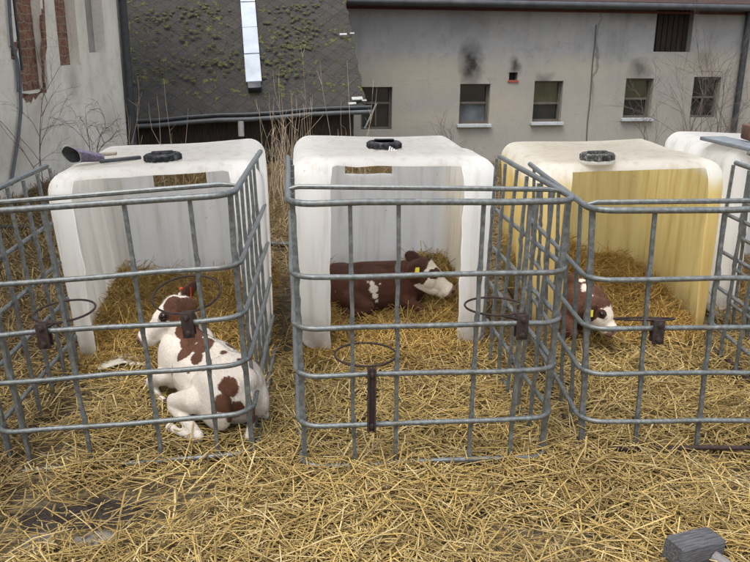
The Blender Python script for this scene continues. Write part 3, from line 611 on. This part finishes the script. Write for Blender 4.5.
# moss cushions
mb = MB(); rgm = np.random.default_rng(5); cnt = 0
clusters = [roofpt(rgm.uniform(130, 235), rgm.uniform(-10, 80)) for _ in range(22)] + [roofpt(rgm.uniform(268, 320), rgm.uniform(-10, 78)) for _ in range(13)] + [roofpt(x, y) for x, y in ((205, 12), (222, 50), (218, 62), (280, 25), (290, 70), (275, 62), (190, 40), (215, 35), (230, 68), (300, 40))]
for (cu, cv) in clusters:
    for _ in range(rgm.integers(8, 20)):
        u, v = cu + rgm.normal(0, .20), cv + rgm.normal(0, .10)
        if v < .15 or u < .1 or u + 0 > RL: continue
        s_ = rgm.uniform(.010, .030); v_, f_ = ellipsoid((0, 0, 0), (s_ * rgm.uniform(.9, 1.7), s_ * rgm.uniform(.7, 1.2), s_ * .3), Rr, 8); v_ = np.array(v_); v_ += rgm.normal(0, s_ * .09, v_.shape)
        mb.add(v_ + np.array((rU * (u + shear * v) + rV * v + rN * .035)[:]), f_)
mb.build('moss', m_simple('olive_moss', [(.022, .024, .011), (.048, .05, .018), (.085, .082, .032)], 22, 1., .8, .01), shed, kind='stuff', label='olive green moss cushions on the slates')
# white mortar / board ends at the verge, downpipe stub
mb = MB(); rgm = np.random.default_rng(8)
for (x, y, w_) in ((343, 37, .10), (352, 36, .06), (357, 101, .14), (352, 106, .10), (364, 103, .06)):
    u, v = roofpt(x, y); MB().box((rU * (u + shear * v) + rV * v + rN * .05)[:], (w_ * 1.2, w_ * .45, .02), Rr, bev=.005).build('mortar_patch', bpy.data.materials['pale_pipe'] if 'pale_pipe' in bpy.data.materials else m_simple('pale_pipe', [(.26, .27, .26), (.40, .40, .38)], 20), shed)
p = bpd(241, 128, 12.0) - eL; MB().tube([(p + Vector((0, 0, .1)))[:], (p - Vector((0, 0, .12)))[:]], .045, 10).build('pipe_stub', bpy.data.materials['pale_pipe'], shed)

# ------------------------------------------------------------------ wall builder: slab with rectangular openings
def wall_slab(p0, u, L, z0, z1, openings, th, mat, name, parent, nrm):
    """front face through p0 along u; openings (u0,u1,z0,z1) are real holes with reveals"""
    us = sorted(set([0, L] + [k for o in openings for k in o[:2]])); zs = sorted(set([z0, z1] + [k for o in openings for k in o[2:]])); mb = MB()
    inside = lambda a, b: any(o[0] < a < o[1] and o[2] < b < o[3] for o in openings)
    P = lambda a, z, t: (p0 + u * a - nrm * t + Vector((0, 0, z)))[:]
    for i in range(len(us) - 1):
        for j in range(len(zs) - 1):
            a, b, c, e = us[i], us[i + 1], zs[j], zs[j + 1]
            if inside((a + b) / 2, (c + e) / 2): continue
            mb.add([P(a, c, 0), P(b, c, 0), P(b, e, 0), P(a, e, 0)], [(0, 1, 2, 3)]); mb.add([P(a, c, th), P(b, c, th), P(b, e, th), P(a, e, th)], [(3, 2, 1, 0)])
    for (a, b, c, e) in openings + [(0, L, z0, z1)]:
        for (q0, q1) in (((a, c), (b, c)), ((b, c), (b, e)), ((b, e), (a, e)), ((a, e), (a, c))):
            mb.add([P(q0[0], q0[1], 0), P(q1[0], q1[1], 0), P(q1[0], q1[1], th), P(q0[0], q0[1], th)], [(0, 3, 2, 1)])
    return mb.build(name, mat, parent, smooth=False)

# ------------------------------------------------------------------ back building
B0 = bpd(330, 60, 18.2); B1 = bpd(780, 60, 20.0); B0.z = B1.z = 0; bu = (B1 - B0).normalized(); bn_ = bu.cross(Vector((0, 0, 1))).normalized()
if bn_.y > 0: bn_ = -bn_
bld = empty('farm_building', B0[:], label='long grey plastered farm building with small dark windows at the back', cat='building')
def fb(x, y):
    p = on_plane(x, y, B0, bn_) - B0; return p.dot(bu), p.z
def rect(x0, y0, x1, y1):
    a, _ = fb(x0, (y0 + y1) / 2); b, _ = fb(x1, (y0 + y1) / 2); xm = (x0 + x1) / 2; return [a, b, fb(xm, y1)[1], fb(xm, y0)[1]]
WIN = [rect(361, 87, 392, 130), rect(459.5, 84, 489.5, 124), rect(533.5, 81, 562, 122), rect(624.5, 78.5, 652, 118), rect(692, 77, 719, 118)]
LOFT = rect(655.5, 8, 692.5, 52); HOLE = rect(509, 72.5, 517.5, 82)
LB = (B1 - B0).length + 6; ztop = fb(500, 6)[1]
soot = []
for (x, y, rx, rz_, k) in ((471, 66, .36, .62, .95), (512, 68, .17, .30, .85), (545, 78, .30, .22, .5), (640, 70, .4, .3, .65), (596, 60, .05, 1.6, .5), (470, 20, 1.2, .5, .25), (640, 12, 1.3, .35, .3), (705, 60, .35, .3, .4)):
    u_, z_ = fb(x, y); pp = bu * u_ + Vector((0, 0, z_)); soot.append((pp[:], (rx, 3.0, rz_), k, (.028, .026, .026)))
warm = []
for (x, y, rx, rz_) in ((420, 75, 1.6, .5), (500, 105, .9, .5), (580, 70, 1.3, .3), (700, 60, 1.5, .4), (430, 120, 2.2, .3)):
    u_, z_ = fb(x, y); warm.append(((bu * u_ + Vector((0, 0, z_)))[:], (rx, 3., rz_), .6, (.34, .305, .24)))
PLB = m_plaster('grey_render', (.235, .24, .245), (.29, .287, .28), (.18, .18, .18), warm + soot, lowz=(fb(560, 58)[1], .55, (.31, .285, .23)))
wall_slab(Vector((0, 0, 0)), bu, LB, -3.2, ztop, [tuple(o) for o in WIN + [LOFT, HOLE]], .35, PLB, 'wall', bld, bn_)
# rear, ends and roof close the volume
bk = -bn_
MB().add([(bk * 6 + Vector((0, 0, -3.2)))[:], (bu * LB + bk * 6 + Vector((0, 0, -3.2)))[:], (bu * LB + bk * 6 + Vector((0, 0, ztop)))[:], (bk * 6 + Vector((0, 0, ztop)))[:], (bk * .35 + Vector((0, 0, -3.2)))[:], (bk * .35 + Vector((0, 0, ztop)))[:], (bu * LB + bk * .35 + Vector((0, 0, -3.2)))[:], (bu * LB + bk * .35 + Vector((0, 0, ztop)))[:]], [(0, 1, 2, 3), (0, 3, 5, 4), (1, 6, 7, 2)]).build('rear_wall', PLB, bld, smooth=False)
TILE = m_simple('dark_red_tile', [(.018, .012, .011), (.05, .022, .018)], 8, .9)
r0 = -bk * .35 + Vector((0, 0, ztop + .02)) - bu * .3; r1 = bk * 3.2 + Vector((0, 0, ztop + 2.4)) - bu * .3; r2 = bk * 6.4 + Vector((0, 0, ztop)) - bu * .3; ll = bu * (LB + .6); th = Vector((0, 0, .10))
V = [r0, r1, r2, r0 + th, r1 + th, r2 + th]; V = V + [p + ll for p in V]
MB().add([p[:] for p in V], [(0, 1, 7, 6), (1, 2, 8, 7), (3, 9, 10, 4), (4, 10, 11, 5), (0, 6, 9, 3), (2, 5, 11, 8), (0, 3, 4, 1), (1, 4, 5, 2), (6, 7, 10, 9), (7, 8, 11, 10)]).build('roof', TILE, bld, smooth=False)
gz0 = ztop + .0; mb = MB(); mb.tube([(-bk * .42 + bu * t + Vector((0, 0, gz0 + .03)))[:] for t in np.linspace(-.3, LB, 14)], .075, 10); mb.build('gutter', m_simple('dark_gutter', [(.015, .018, .022), (.05, .055, .06)], 4, .5), bld)
mb = MB(); mb.box((-bk * .02 + bu * (LB / 2) + Vector((0, 0, ztop - .085)))[:], (LB, .06, .05), Matrix.Rotation(math.atan2(bu.y, bu.x), 3, 'Z')); mb.build('red_board', m_simple('red_board', [(.10, .022, .018), (.06, .02, .018)], 10), bld)
FRAME = m_simple('weathered_window_frame', [(.06, .05, .045), (.14, .12, .10)], 30, .9); SILL = m_simple('pale_sill', [(.28, .31, .33), (.42, .44, .45)], 12, .8)
GLD = m_glass('dark_glass', (.008, .010, .012), (.02, .022, .024)); GLG = m_glass('green_shaded_glass', (.035, .038, .022), (.06, .062, .035)); GLL = m_glass('painted_reflection_glass', (.045, .055, .065), (.11, .125, .14))  # GLL: the pane's lighter grey reflection is painted into its base colour
RB = Matrix.Rotation(math.atan2(bu.y, bu.x), 3, 'Z')
for k, (a, b, c, e) in enumerate(WIN):
    ww, hh = b - a, e - c; org = bu * ((a + b) / 2) + bk * .16 + Vector((0, 0, (c + e) / 2)); split = (.12, .02, -.05, -.02, 0.)[k]
    f_ = MB(); T = .05
    for (cx, cz, sx, sz) in ((-ww / 2 + T / 2, 0, T, hh), (ww / 2 - T / 2, 0, T, hh), (0, hh / 2 - T / 2, ww - 2 * T, T), (0, -hh / 2 + T / 2, ww - 2 * T, T), (0, split * hh, ww - 2 * T, .045)) + (((0, -hh * .25 + split * hh / 2, .03, hh * .5 - T),) if k in (0, 4) else ()):
        f_.box((org + bu * cx + Vector((0, 0, cz)))[:], (sx, .06, sz), RB)
    wf = f_.build('window', FRAME, bld, smooth=False)
    zt = hh / 2; zb = -hh / 2; zs = split * hh
    for (za, zb_, mt) in ((zs, zt, (GLD, GLD, GLG, GLG, GLD)[k]), (zb, zs, (GLD, GLL, GLD, GLD, GLD)[k])):
        MB().box((org + bk * .035 + Vector((0, 0, (za + zb_) / 2)))[:], (ww - .04, .01, zb_ - za - .003), RB).build('pane', mt, wf, smooth=False)
    if k == 0: f2 = MB(); f2.tube([(org - bk * .04 + bu * -.25 + Vector((0, 0, -.45)))[:], (org - bk * .03 + bu * .02 + Vector((0, 0, .1)))[:]], .02, 6).build('loose_bar', SILL, wf)
    if k in (1, 2, 3): MB().box((bu * ((a + b) / 2) - bk * .03 + Vector((0, 0, c - .035)))[:], (ww + .10, .14, .07), RB, bev=.008).build('sill', SILL, wf, smooth=False)
a, b, c, e = LOFT; lo = MB(); nsl = 7
for k in range(nsl): lo.box((bu * (a + (b - a) * (k + .5) / nsl) + bk * .2 + Vector((0, 0, (c + e) / 2)))[:], ((b - a) / nsl - .02, .03, e - c), RB)
lo.build('loft_door', m_simple('red_brown_boards', [(.010, .007, .006), (.024, .013, .010)], 10, .9), bld, smooth=False)
MB().box((bu * ((a + b) / 2) + bk * .3 + Vector((0, 0, (c + e) / 2)))[:], (b - a, .02, e - c), RB).build('loft_back', m_simple('dark_inside', [(.004, .004, .004), (.01, .009, .008)]), bld, smooth=False)
a, b, c, e = HOLE; BRICK = m_brick()
MB().box((bu * ((a + b) / 2) + bk * .2 + Vector((0, 0, (c + e) / 2)))[:], (b - a, .03, e - c), RB).build('vent_back', bpy.data.materials['dark_inside'], bld, smooth=False)
MB().box((bu * ((a + b) / 2) + bk * .02 + Vector((0, 0, c + .015)))[:], (b - a + .05, .09, .05), RB).build('vent_brick', m_simple('red_brick_chip', [(.30, .07, .04), (.2, .05, .03)]), bld, smooth=False)
u1, _ = fb(741, 60); mb = MB(); mb.tube([(bu * u1 - bk * .09 + Vector((0, 0, z))) [:] for z in (-3, -1.5, 0, ztop)], .075, 12); mb.build('downpipe', BLACKPIPE, bld)
u1, z1_ = fb(596, 25); MB().tube([(bu * u1 - bk * .012 + bu * .01 * math.sin(z * 5) + Vector((0, 0, z)))[:] for z in np.linspace(-3, z1_, 12)], .014, 6).build('thin_cable', m_simple('dull_cable', [(.06, .06, .06), (.1, .1, .1)]), bld)

# ------------------------------------------------------------------ left plastered building
C0 = Vector((-2.788, 7.984, 0)); C1 = Vector((-3.258, 3.609, 0)); wu = (C1 - C0).normalized(); wn = Vector((-wu.y, wu.x, 0))
if wn.x < 0: wn = -wn
lb = empty('plastered_house', C0[:], label='whitewashed building with brick filled openings at the left', cat='building')
def lw(x, y):
    p = on_plane(x, y, C0, wn) - C0; return p.dot(wu), p.z
def op(x0, x1, yb): return (lw(x1, 40)[0], lw(x0, 40)[0], lw((x0 + x1) / 2, yb)[1], 3.6)
O1, O2, O3 = op(17, 44, 92), op(58, 78, 66), op(88, 105, 53)
st = []
for (x, y, r1_, r2_, k, cc) in ((73, 82, .3, .28, .7, (.36, .34, .30)), (20, 150, .8, .4, .4, (.34, .29, .22)), (100, 30, .3, .9, .35, (.45, .42, .38)), (40, 110, .5, .3, .5, (.40, .34, .26)), (110, 120, .7, .4, .5, (.36, .33, .28))):
    u_, z_ = lw(x, y); st.append(((wu * u_ + Vector((0, 0, z_)))[:], (3., r1_, r2_), k, cc))
PLL = m_plaster('old_whitewash', (.72, .68, .60), (.62, .58, .50), (.44, .40, .32), st)
wall_slab(Vector((0, 0, 0)), wu, 11.0, -3.0, 4.2, [O1, O2, O3], .4, PLL, 'wall', lb, wn)
MB().add([(-wn * .4 + Vector((0, 0, -3)))[:], (-wn * 6 + Vector((0, 0, -3)))[:], (-wn * 6 + Vector((0, 0, 4.2)))[:], (-wn * .4 + Vector((0, 0, 4.2)))[:]], [(0, 1, 2, 3)]).build('end_wall', PLL, lb, smooth=False)
RW = Matrix.Rotation(math.atan2(wu.y, wu.x), 3, 'Z')
V = [wn * .35 - wu * .3, -wn * 3 - wu * .3 + Vector((0, 0, 2)), -wn * 6.3 - wu * .3]; V = [v + Vector((0, 0, 4.2)) for v in V]; V += [v + Vector((0, 0, .1)) for v in V]; V += [v + wu * 11.6 for v in V]
MB().add([p[:] for p in V], [(0, 1, 7, 6), (1, 2, 8, 7), (3, 9, 10, 4), (4, 10, 11, 5), (0, 6, 9, 3), (2, 5, 11, 8), (0, 3, 4, 1), (1, 4, 5, 2), (6, 7, 10, 9), (7, 8, 11, 10)]).build('roof', TILE, lb, smooth=False)
for (o_, m_, dpt) in ((O1, BRICK, .10), (O2, BRICK, .12), (O3, m_simple('grey_infill', [(.20, .19, .17), (.30, .28, .25)], 6), .14)):
    MB().box((wu * ((o_[0] + o_[1]) / 2) - wn * (dpt + .1) + Vector((0, 0, (o_[2] + o_[3]) / 2)))[:], (o_[1] - o_[0], .2, o_[3] - o_[2]), RW).build('infill', m_, lb, smooth=False)
# rough brick edge exposed where the plaster has fallen off (proud of the wall by a few mm)
def patch(pts, mat, dz=.004):
    c = [lw(x, y) for x, y in pts]; rg = np.random.default_rng(3); n = len(c); F_ = []; O_ = []
    for i in range(n):
        a, b = c[i], c[(i + 1) % n]
        for t in (0, .33, .66): O_.append((a[0] + (b[0] - a[0]) * t + rg.normal(0, .025), a[1] + (b[1] - a[1]) * t + rg.normal(0, .025)))
    m = len(O_); V = [(wu * a + wn * d_ + Vector((0, 0, b)))[:] for d_ in (dz, -.02) for a, b in O_]; bm = bmesh.new(); vs = [bm.verts.new(v) for v in V]
    bm.faces.new(vs[:m]); bm.faces.new(vs[m:][::-1])
    for i in range(m): bm.faces.new((vs[i], vs[m + i], vs[m + (i + 1) % m], vs[(i + 1) % m]))
    bmesh.ops.recalc_face_normals(bm, faces=bm.faces); bmesh.ops.triangulate(bm, faces=bm.faces[:]); me = bpy.data.meshes.new('exposed_brick'); bm.to_mesh(me); bm.free(); link('exposed_brick', me, mat, lb, smooth=False)
patch([(22, 92.5), (44.5, 92.5), (45, 85), (36, 99), (29, 103), (24, 100)], BRICK)
patch([(44.3, -20), (41, 10), (42, 30), (43, 55), (45, 88), (44.4, 90), (44.2, 50)], BRICK, .005)
patch([(11, 40), (16, 42), (17, 60), (12, 58)], BRICK)
MB().tube([(wu * O1[0] * 0 + wu * (lw(24, 40)[0]) - wn * .06 + Vector((0, 0, z)))[:] for z in (lw(24, 71)[1], 4)], .02, 6).build('pipe', BLACKPIPE, lb)
mb = MB(); mb.tube([(wn * .06 - wu * .055 + Vector((0, 0, z)))[:] for z in (-3, 0, 2, 4.15)], .06, 12); mb.build('downpipe', BLACKPIPE, lb)
cab = [(5, -20), (7, 20), (9, 45), (14, 60), (17, 80), (18, 110), (15, 140), (11, 165), (8, 185)]
MB().tube([(wn * .03 + wu * lw(x, y)[0] + Vector((0, 0, lw(x, y)[1])))[:] for x, y in cab], .016, 8).build('cable', m_simple('grey_cable', [(.06, .07, .08), (.12, .13, .14)]), lb)
MB().tube([(wn * .03 + wu * lw(x, y)[0] + Vector((0, 0, lw(x, y)[1])))[:] for x, y in ((13, 58), (14.5, 75), (15, 92))], .012, 8).build('cable', bpy.data.materials['grey_cable'], lb)

# ------------------------------------------------------------------ dead stems and bare bushes
def stems(name, specs, mat, label, kind='stuff', rr=.0036):
    mb = MB(); rg = np.random.default_rng(len(specs) + 5)
    for (b, h, lean) in specs:
        b = Vector(b); P = []; R = []; dx, dy = rg.normal(0, lean), rg.normal(0, lean); n = 7; kx = rg.normal(0, .03)
        for k in range(n):
            t = k / (n - 1); P.append((b.x + dx * h * t + kx * math.sin(t * 5), b.y + dy * h * t + kx * math.cos(t * 4), b.z + h * t)); R.append(rr * (1.1 - .75 * t))
        mb.tube(P, R, 5)
        for _ in range(rg.integers(1, 5)):
            k = rg.integers(2, n); p = Vector(P[k]); mb.tube([p[:], (p + Vector((rg.normal(0, .06), rg.normal(0, .06), rg.uniform(.05, .16))))[:]], [rr * .6, rr * .25], 4)
    return mb.build(name, mat, label=label, kind=kind, cat='weeds')
rg = np.random.default_rng(21); sp = []
for _ in range(34):
    x, y = rg.uniform(262, 300), rg.uniform(185, 215); p = bp(x, y, 2, 0); ft = bpd(x, rg.uniform(70, 140), (p - CAMP).dot(Vector((FW.x, FW.y, 0)).normalized())); sp.append(((p.x, p.y, gz(p.x, p.y)), max(.3, ft.z * rg.uniform(.7, 1.05)), .07))
stems('dry_stems', sp, STEMM, 'tall dry stems standing behind the gap between the left and middle hutches')
sp = []
for _ in range(20):
    p = bpd(rg.uniform(268, 375), 130, rg.uniform(7.6, 9.5)); ft = rg.uniform(.55, 1.35); sp.append(((p.x, p.y, gz(p.x, p.y)), ft - gz(p.x, p.y) * .7, .09))
stems('dry_stems', sp, STEMM, 'thin dry stems rising behind the middle hutch before the slate roof')
sp = []
for _ in range(9):
    p = bpd(rg.uniform(112, 180), 130, rg.uniform(7.5, 9.)); sp.append(((p.x, p.y, gz(p.x, p.y)), rg.uniform(.7, 1.25) - gz(p.x, p.y) * .6, .08))
stems('dry_stems', sp, STEMM, 'few dry stems rising behind the left hutch')
def bush(base, h, n, spread, label, arch=.0, name='bare_bush', seed=1, up=True, target=None, rr=.012):
    rg = np.random.default_rng(seed); root = empty(name, base, label=label, cat='bush'); mbs = MB(); mbt = MB()
    def grow(p, dirv, ln, r, depth):
        P = [p[:]]; R = [r]; q = p.copy(); dv = dirv.normalized(); k = 6
        for i in range(k):
            dv = (dv + Vector((rg.normal(0, .11), rg.normal(0, .11), rg.normal(0, .07) - arch * (i / k)))).normalized(); q = q + dv * ln / k; P.append(q[:]); R.append(r * (1 - .12 * (i + 1)))
            if depth < 3 and rg.random() < .75 and i > 0: grow(q.copy(), (dv + Vector((rg.normal(0, .6), rg.normal(0, .6), rg.normal(.15, .4)))).normalized(), ln * rg.uniform(.35, .65), r * .55, depth + 1)
        (mbs if depth == 0 else mbt).tube(P, R, 5)
    for _ in range(n): grow(Vector((rg.normal(0, .12), rg.normal(0, .12), 0)), Vector((rg.normal(0, spread), rg.normal(0, spread), 1)), h * rg.uniform(.6, 1.1), rr, 0)
    mbs.build('trunk', TWIG, root); mbt.build('branches', TWIG, root); return root
for (x, D, zb, h, n, s_, sd_, lab) in ((672, 18.6, -1.9, 2.6, 5, .30, 3, 'bare twiggy bush against the wall between the last two windows'), (712, 18.9, -1.9, 2.9, 6, .32, 4, 'bare twiggy bush in front of the rightmost small window'), (735, 18.6, -1.9, 2.5, 4, .3, 9, 'bare bush beside the black downpipe'), (462, 17.6, -2.0, 1.7, 3, .25, 6, 'low bare bush below the sooted window')):
    p = bpd(x, 100, D); bush((p.x, p.y, zb), h, n, s_, lab, .03, seed=sd_)
p = bp(75, 178, 2, 0); p = Vector((-2.75, 5.6, gz(-2.75, 5.6))); bush(p[:], .9, 3, .30, 'arching bramble twigs against the whitewashed wall above the left hutch', .35, 'bramble', 12, rr=.007)
p = Vector((-3.0, 4.6, 0)); bush(p[:], 1.1, 3, .22, 'thin bramble twigs against the whitewashed wall at the far left', .12, 'bramble', 14, rr=.005)

# ------------------------------------------------------------------ small things
# hose lying behind the hutches
hp = [(-3.2, 2.95), (-2.7, 2.90), (-2.0, 2.75), (-1.3, 2.5), (-.6, 2.24), (.1, 2.1), (.8, 2.3)]
MB().tube([(x, y, gz(x, y) + .055) for x, y in hp], .022, 10).build('hose', BLACKPIPE, label='black pipe lying on the ground behind the hutches', cat='pipe')
# purple-grey cone shaped roll on the left hutch's roof
def onroof(x, y, i=0, zz=.990):
    loc, rz, ry = TANKS[i]; M = Matrix.Translation(loc) @ Matrix.Rotation(rz, 4, 'Z') @ Matrix.Rotation(ry, 4, 'Y'); n = (M.to_3x3() @ Vector((0, 0, 1))); return on_plane(x, y, M @ Vector((0, 0, zz)), n), n
a, nr = onroof(73, 166); b, _ = onroof(103, 161); root = empty('rolled_sheet', a[:], label='purple grey sheet rolled into a cone on the left hutch', cat='rolled sheet')
dv = (b - a); mbo = MB(); mbi = MB(); N_ = 22; K_ = 9
def conept(t, a_, r_off):
    r = (.056 * (1 - t) + .020 * t) - r_off; c = dv * t * 1.0 + nr * (.054 * (1 - t) + .018 * t); ax = dv.normalized(); sd = ax.cross(nr).normalized()
    ww = 1 + .10 * math.sin(a_ * 2 + t * 4) + .05 * math.sin(a_ * 5); tilt = (-.5 * math.cos(a_ - 2.2)) * (1 - t) * .05
    return (c + (sd * math.cos(a_) + nr * math.sin(a_) * .85) * r * ww + ax * tilt)[:]
for mb_, ro in ((mbo, 0), (mbi, .006)):
    V = [conept(j / K_, 2 * PI * k / N_, ro) for j in range(K_ + 1) for k in range(N_)]
    F = [(j * N_ + k, j * N_ + (k + 1) % N_, (j + 1) * N_ + (k + 1) % N_, (j + 1) * N_ + k) for j in range(K_) for k in range(N_)]
    mb_.add(V, F if ro == 0 else [q[::-1] for q in F])
V = [conept(0, 2 * PI * k / N_, r) for r in (-.001, .007) for k in range(N_)]; mbr = MB().add(V, [(k, (k + 1) % N_, N_ + (k + 1) % N_, N_ + k) for k in range(N_)])
PURP = m_simple('purple_grey_felt', [(.055, .045, .065), (.115, .095, .135), (.19, .17, .21)], 70, .95, .8, .004)
mbo.build('outside', PURP, root); mbi.build('lining', m_simple('dark_lining', [(.02, .022, .022), (.06, .065, .065)], 30), root); mbr.build('rim', m_simple('pale_rim', [(.25, .25, .24), (.4, .4, .38)], 40), root)
def bar(x0, y0, x1, y1, w_, h_, mat, name, label, cat, i=0, lift=0.):
    p, n = onroof(x0, y0, i); q, _ = onroof(x1, y1, i); c = (p + q) / 2 + n * (h_ / 2 + lift); u_ = (q - p); L_ = u_.length; u_.normalize(); s_ = n.cross(u_).normalized()
    o = MB().box((0, 0, 0), (L_, w_, h_), Matrix((u_, s_, n)).transposed(), bev=min(w_, h_) * .2).build(name, mat, label=label, cat=cat); o.location = c; return o
bar(97, 157, 117, 155.5, .05, .014, m_simple('grey_brown_wood', [(.13, .11, .08), (.25, .22, .17)], 40), 'wood_strip', 'short grey brown wooden strip beside the rolled sheet', 'wood strip', lift=.004)
bar(100, 164, 141, 159.5, .03, .016, BLACKPIPE, 'flat_bar', 'long dark flat bar on the left hutch roof', 'metal bar', lift=.003)
o_, n_ = onroof(90, 165)
# board and brown block on the right hutch
root = bar(712, 141, 772, 155, .16, .022, m_simple('dark_slate_board', [(.10, .115, .13), (.18, .20, .22)], 18, .5), 'board', 'dark grey board lying across the right hutch roof', 'board', 3, .006)
p, n = onroof(752, 146, 3); MB().box((p + n * .075)[:], (.10, .14, .085), Matrix.Rotation(-.2, 3, 'Z'), bev=.012).build('wood_block', m_simple('red_brown_block', [(.05, .022, .015), (.11, .05, .03)], 30), label='small red brown block on the dark board', cat='block')
# mallet
p = bp(694, 549, 2, .075); root = empty('mallet', (p.x, p.y, 0), math.radians(17), label='weathered dark mallet lying in the straw at the lower right', cat='mallet')
mb = MB(); mb.box((0, 0, .078), (.175, .075, .07), Matrix.Rotation(.06, 3, 'Y'), bev=.008); v = mb.v[0]; v += RNG.normal(0, .0016, v.shape); mb.build('head', m_simple('dark_grey_wood', [(.03, .03, .032), (.075, .075, .08), (.13, .13, .135)], 10, .7, .9, .01, (1.5, 14, 14)), root)
mb = MB(); mb.tube([(.045, -.035, .06), (.07, -.12, .045), (.10, -.25, .035), (.15, -.55, .03)], [.019, .018, .017, .018], 12); mb.build('handle', m_simple('grey_handle', [(.09, .08, .075), (.19, .175, .165)], 20, .7, .3, .004, (10, 1, 10)), root)
# stones and a pale scrap
def stone(x, y, r, mat, label, name='stone', z=.0, cat='stone'):
    p = bp(x, y, 2, z); bm = bmesh.new(); bmesh.ops.create_icosphere(bm, subdivisions=4, radius=1)
    for v in bm.verts:
        k = 1 + .22 * noise.noise(v.co * 1.3 + Vector((x, y, 0))) + .06 * noise.noise(v.co * 4); v.co = Vector((v.co.x * r[0] * k, v.co.y * r[1] * k, v.co.z * r[2] * k))
    me = bpy.data.meshes.new(name); bm.to_mesh(me); bm.free(); o = link(name, me, mat, label=label, cat=cat); o.location = (p.x, p.y, hgt(p.x, p.y) - .004); return o
GST = m_simple('grey_stone', [(.09, .08, .065), (.17, .155, .13), (.27, .25, .21)], 14, .9, .6, .01)
stone(96, 534, (.075, .035, .028), GST, 'pale grey stone in the mud at the lower left'); stone(38, 540, (.05, .05, .02), GST, 'flat grey stone half buried at the bottom left')
# pale crumpled sack scrap beside the white and brown calf
p = bp(124, 364, 2, .02); n = 16; V = []; rg = np.random.default_rng(9)
for s_ in (0, 1):
    for j in range(n):
        for i in range(n):
            u, v = i / (n - 1) - .5, j / (n - 1) - .5; x, y = u * .24 * (1 - .25 * abs(v)), v * .12 + u * .03; r_ = noise.noise(Vector((u * 7, v * 5, 2)))
            V.append((x + .01 * r_, y, .03 + .016 * r_ + .012 * math.cos(u * 6) - .004 * s_))
F = [(j * n + i, j * n + i + 1, (j + 1) * n + i + 1, (j + 1) * n + i) for j in range(n - 1) for i in range(n - 1)]
F = F + [tuple(k + n * n for k in q[::-1]) for q in F] + [(i, i + n * n, i + 1 + n * n, i + 1) for i in range(n - 1)] + [(n * (n - 1) + i, n * (n - 1) + i + 1, n * (n - 1) + i + 1 + n * n, n * (n - 1) + i + n * n) for i in range(n - 1)]
o = MB().add(V, F).build('sack_scrap', m_simple('pale_dusty_sack', [(.30, .27, .21), (.46, .43, .37)], 12, .8), label='pale crumpled sack scrap in the straw beside the calf', cat='sack'); o.location = (p.x, p.y, hgt(p.x, p.y) + .008)
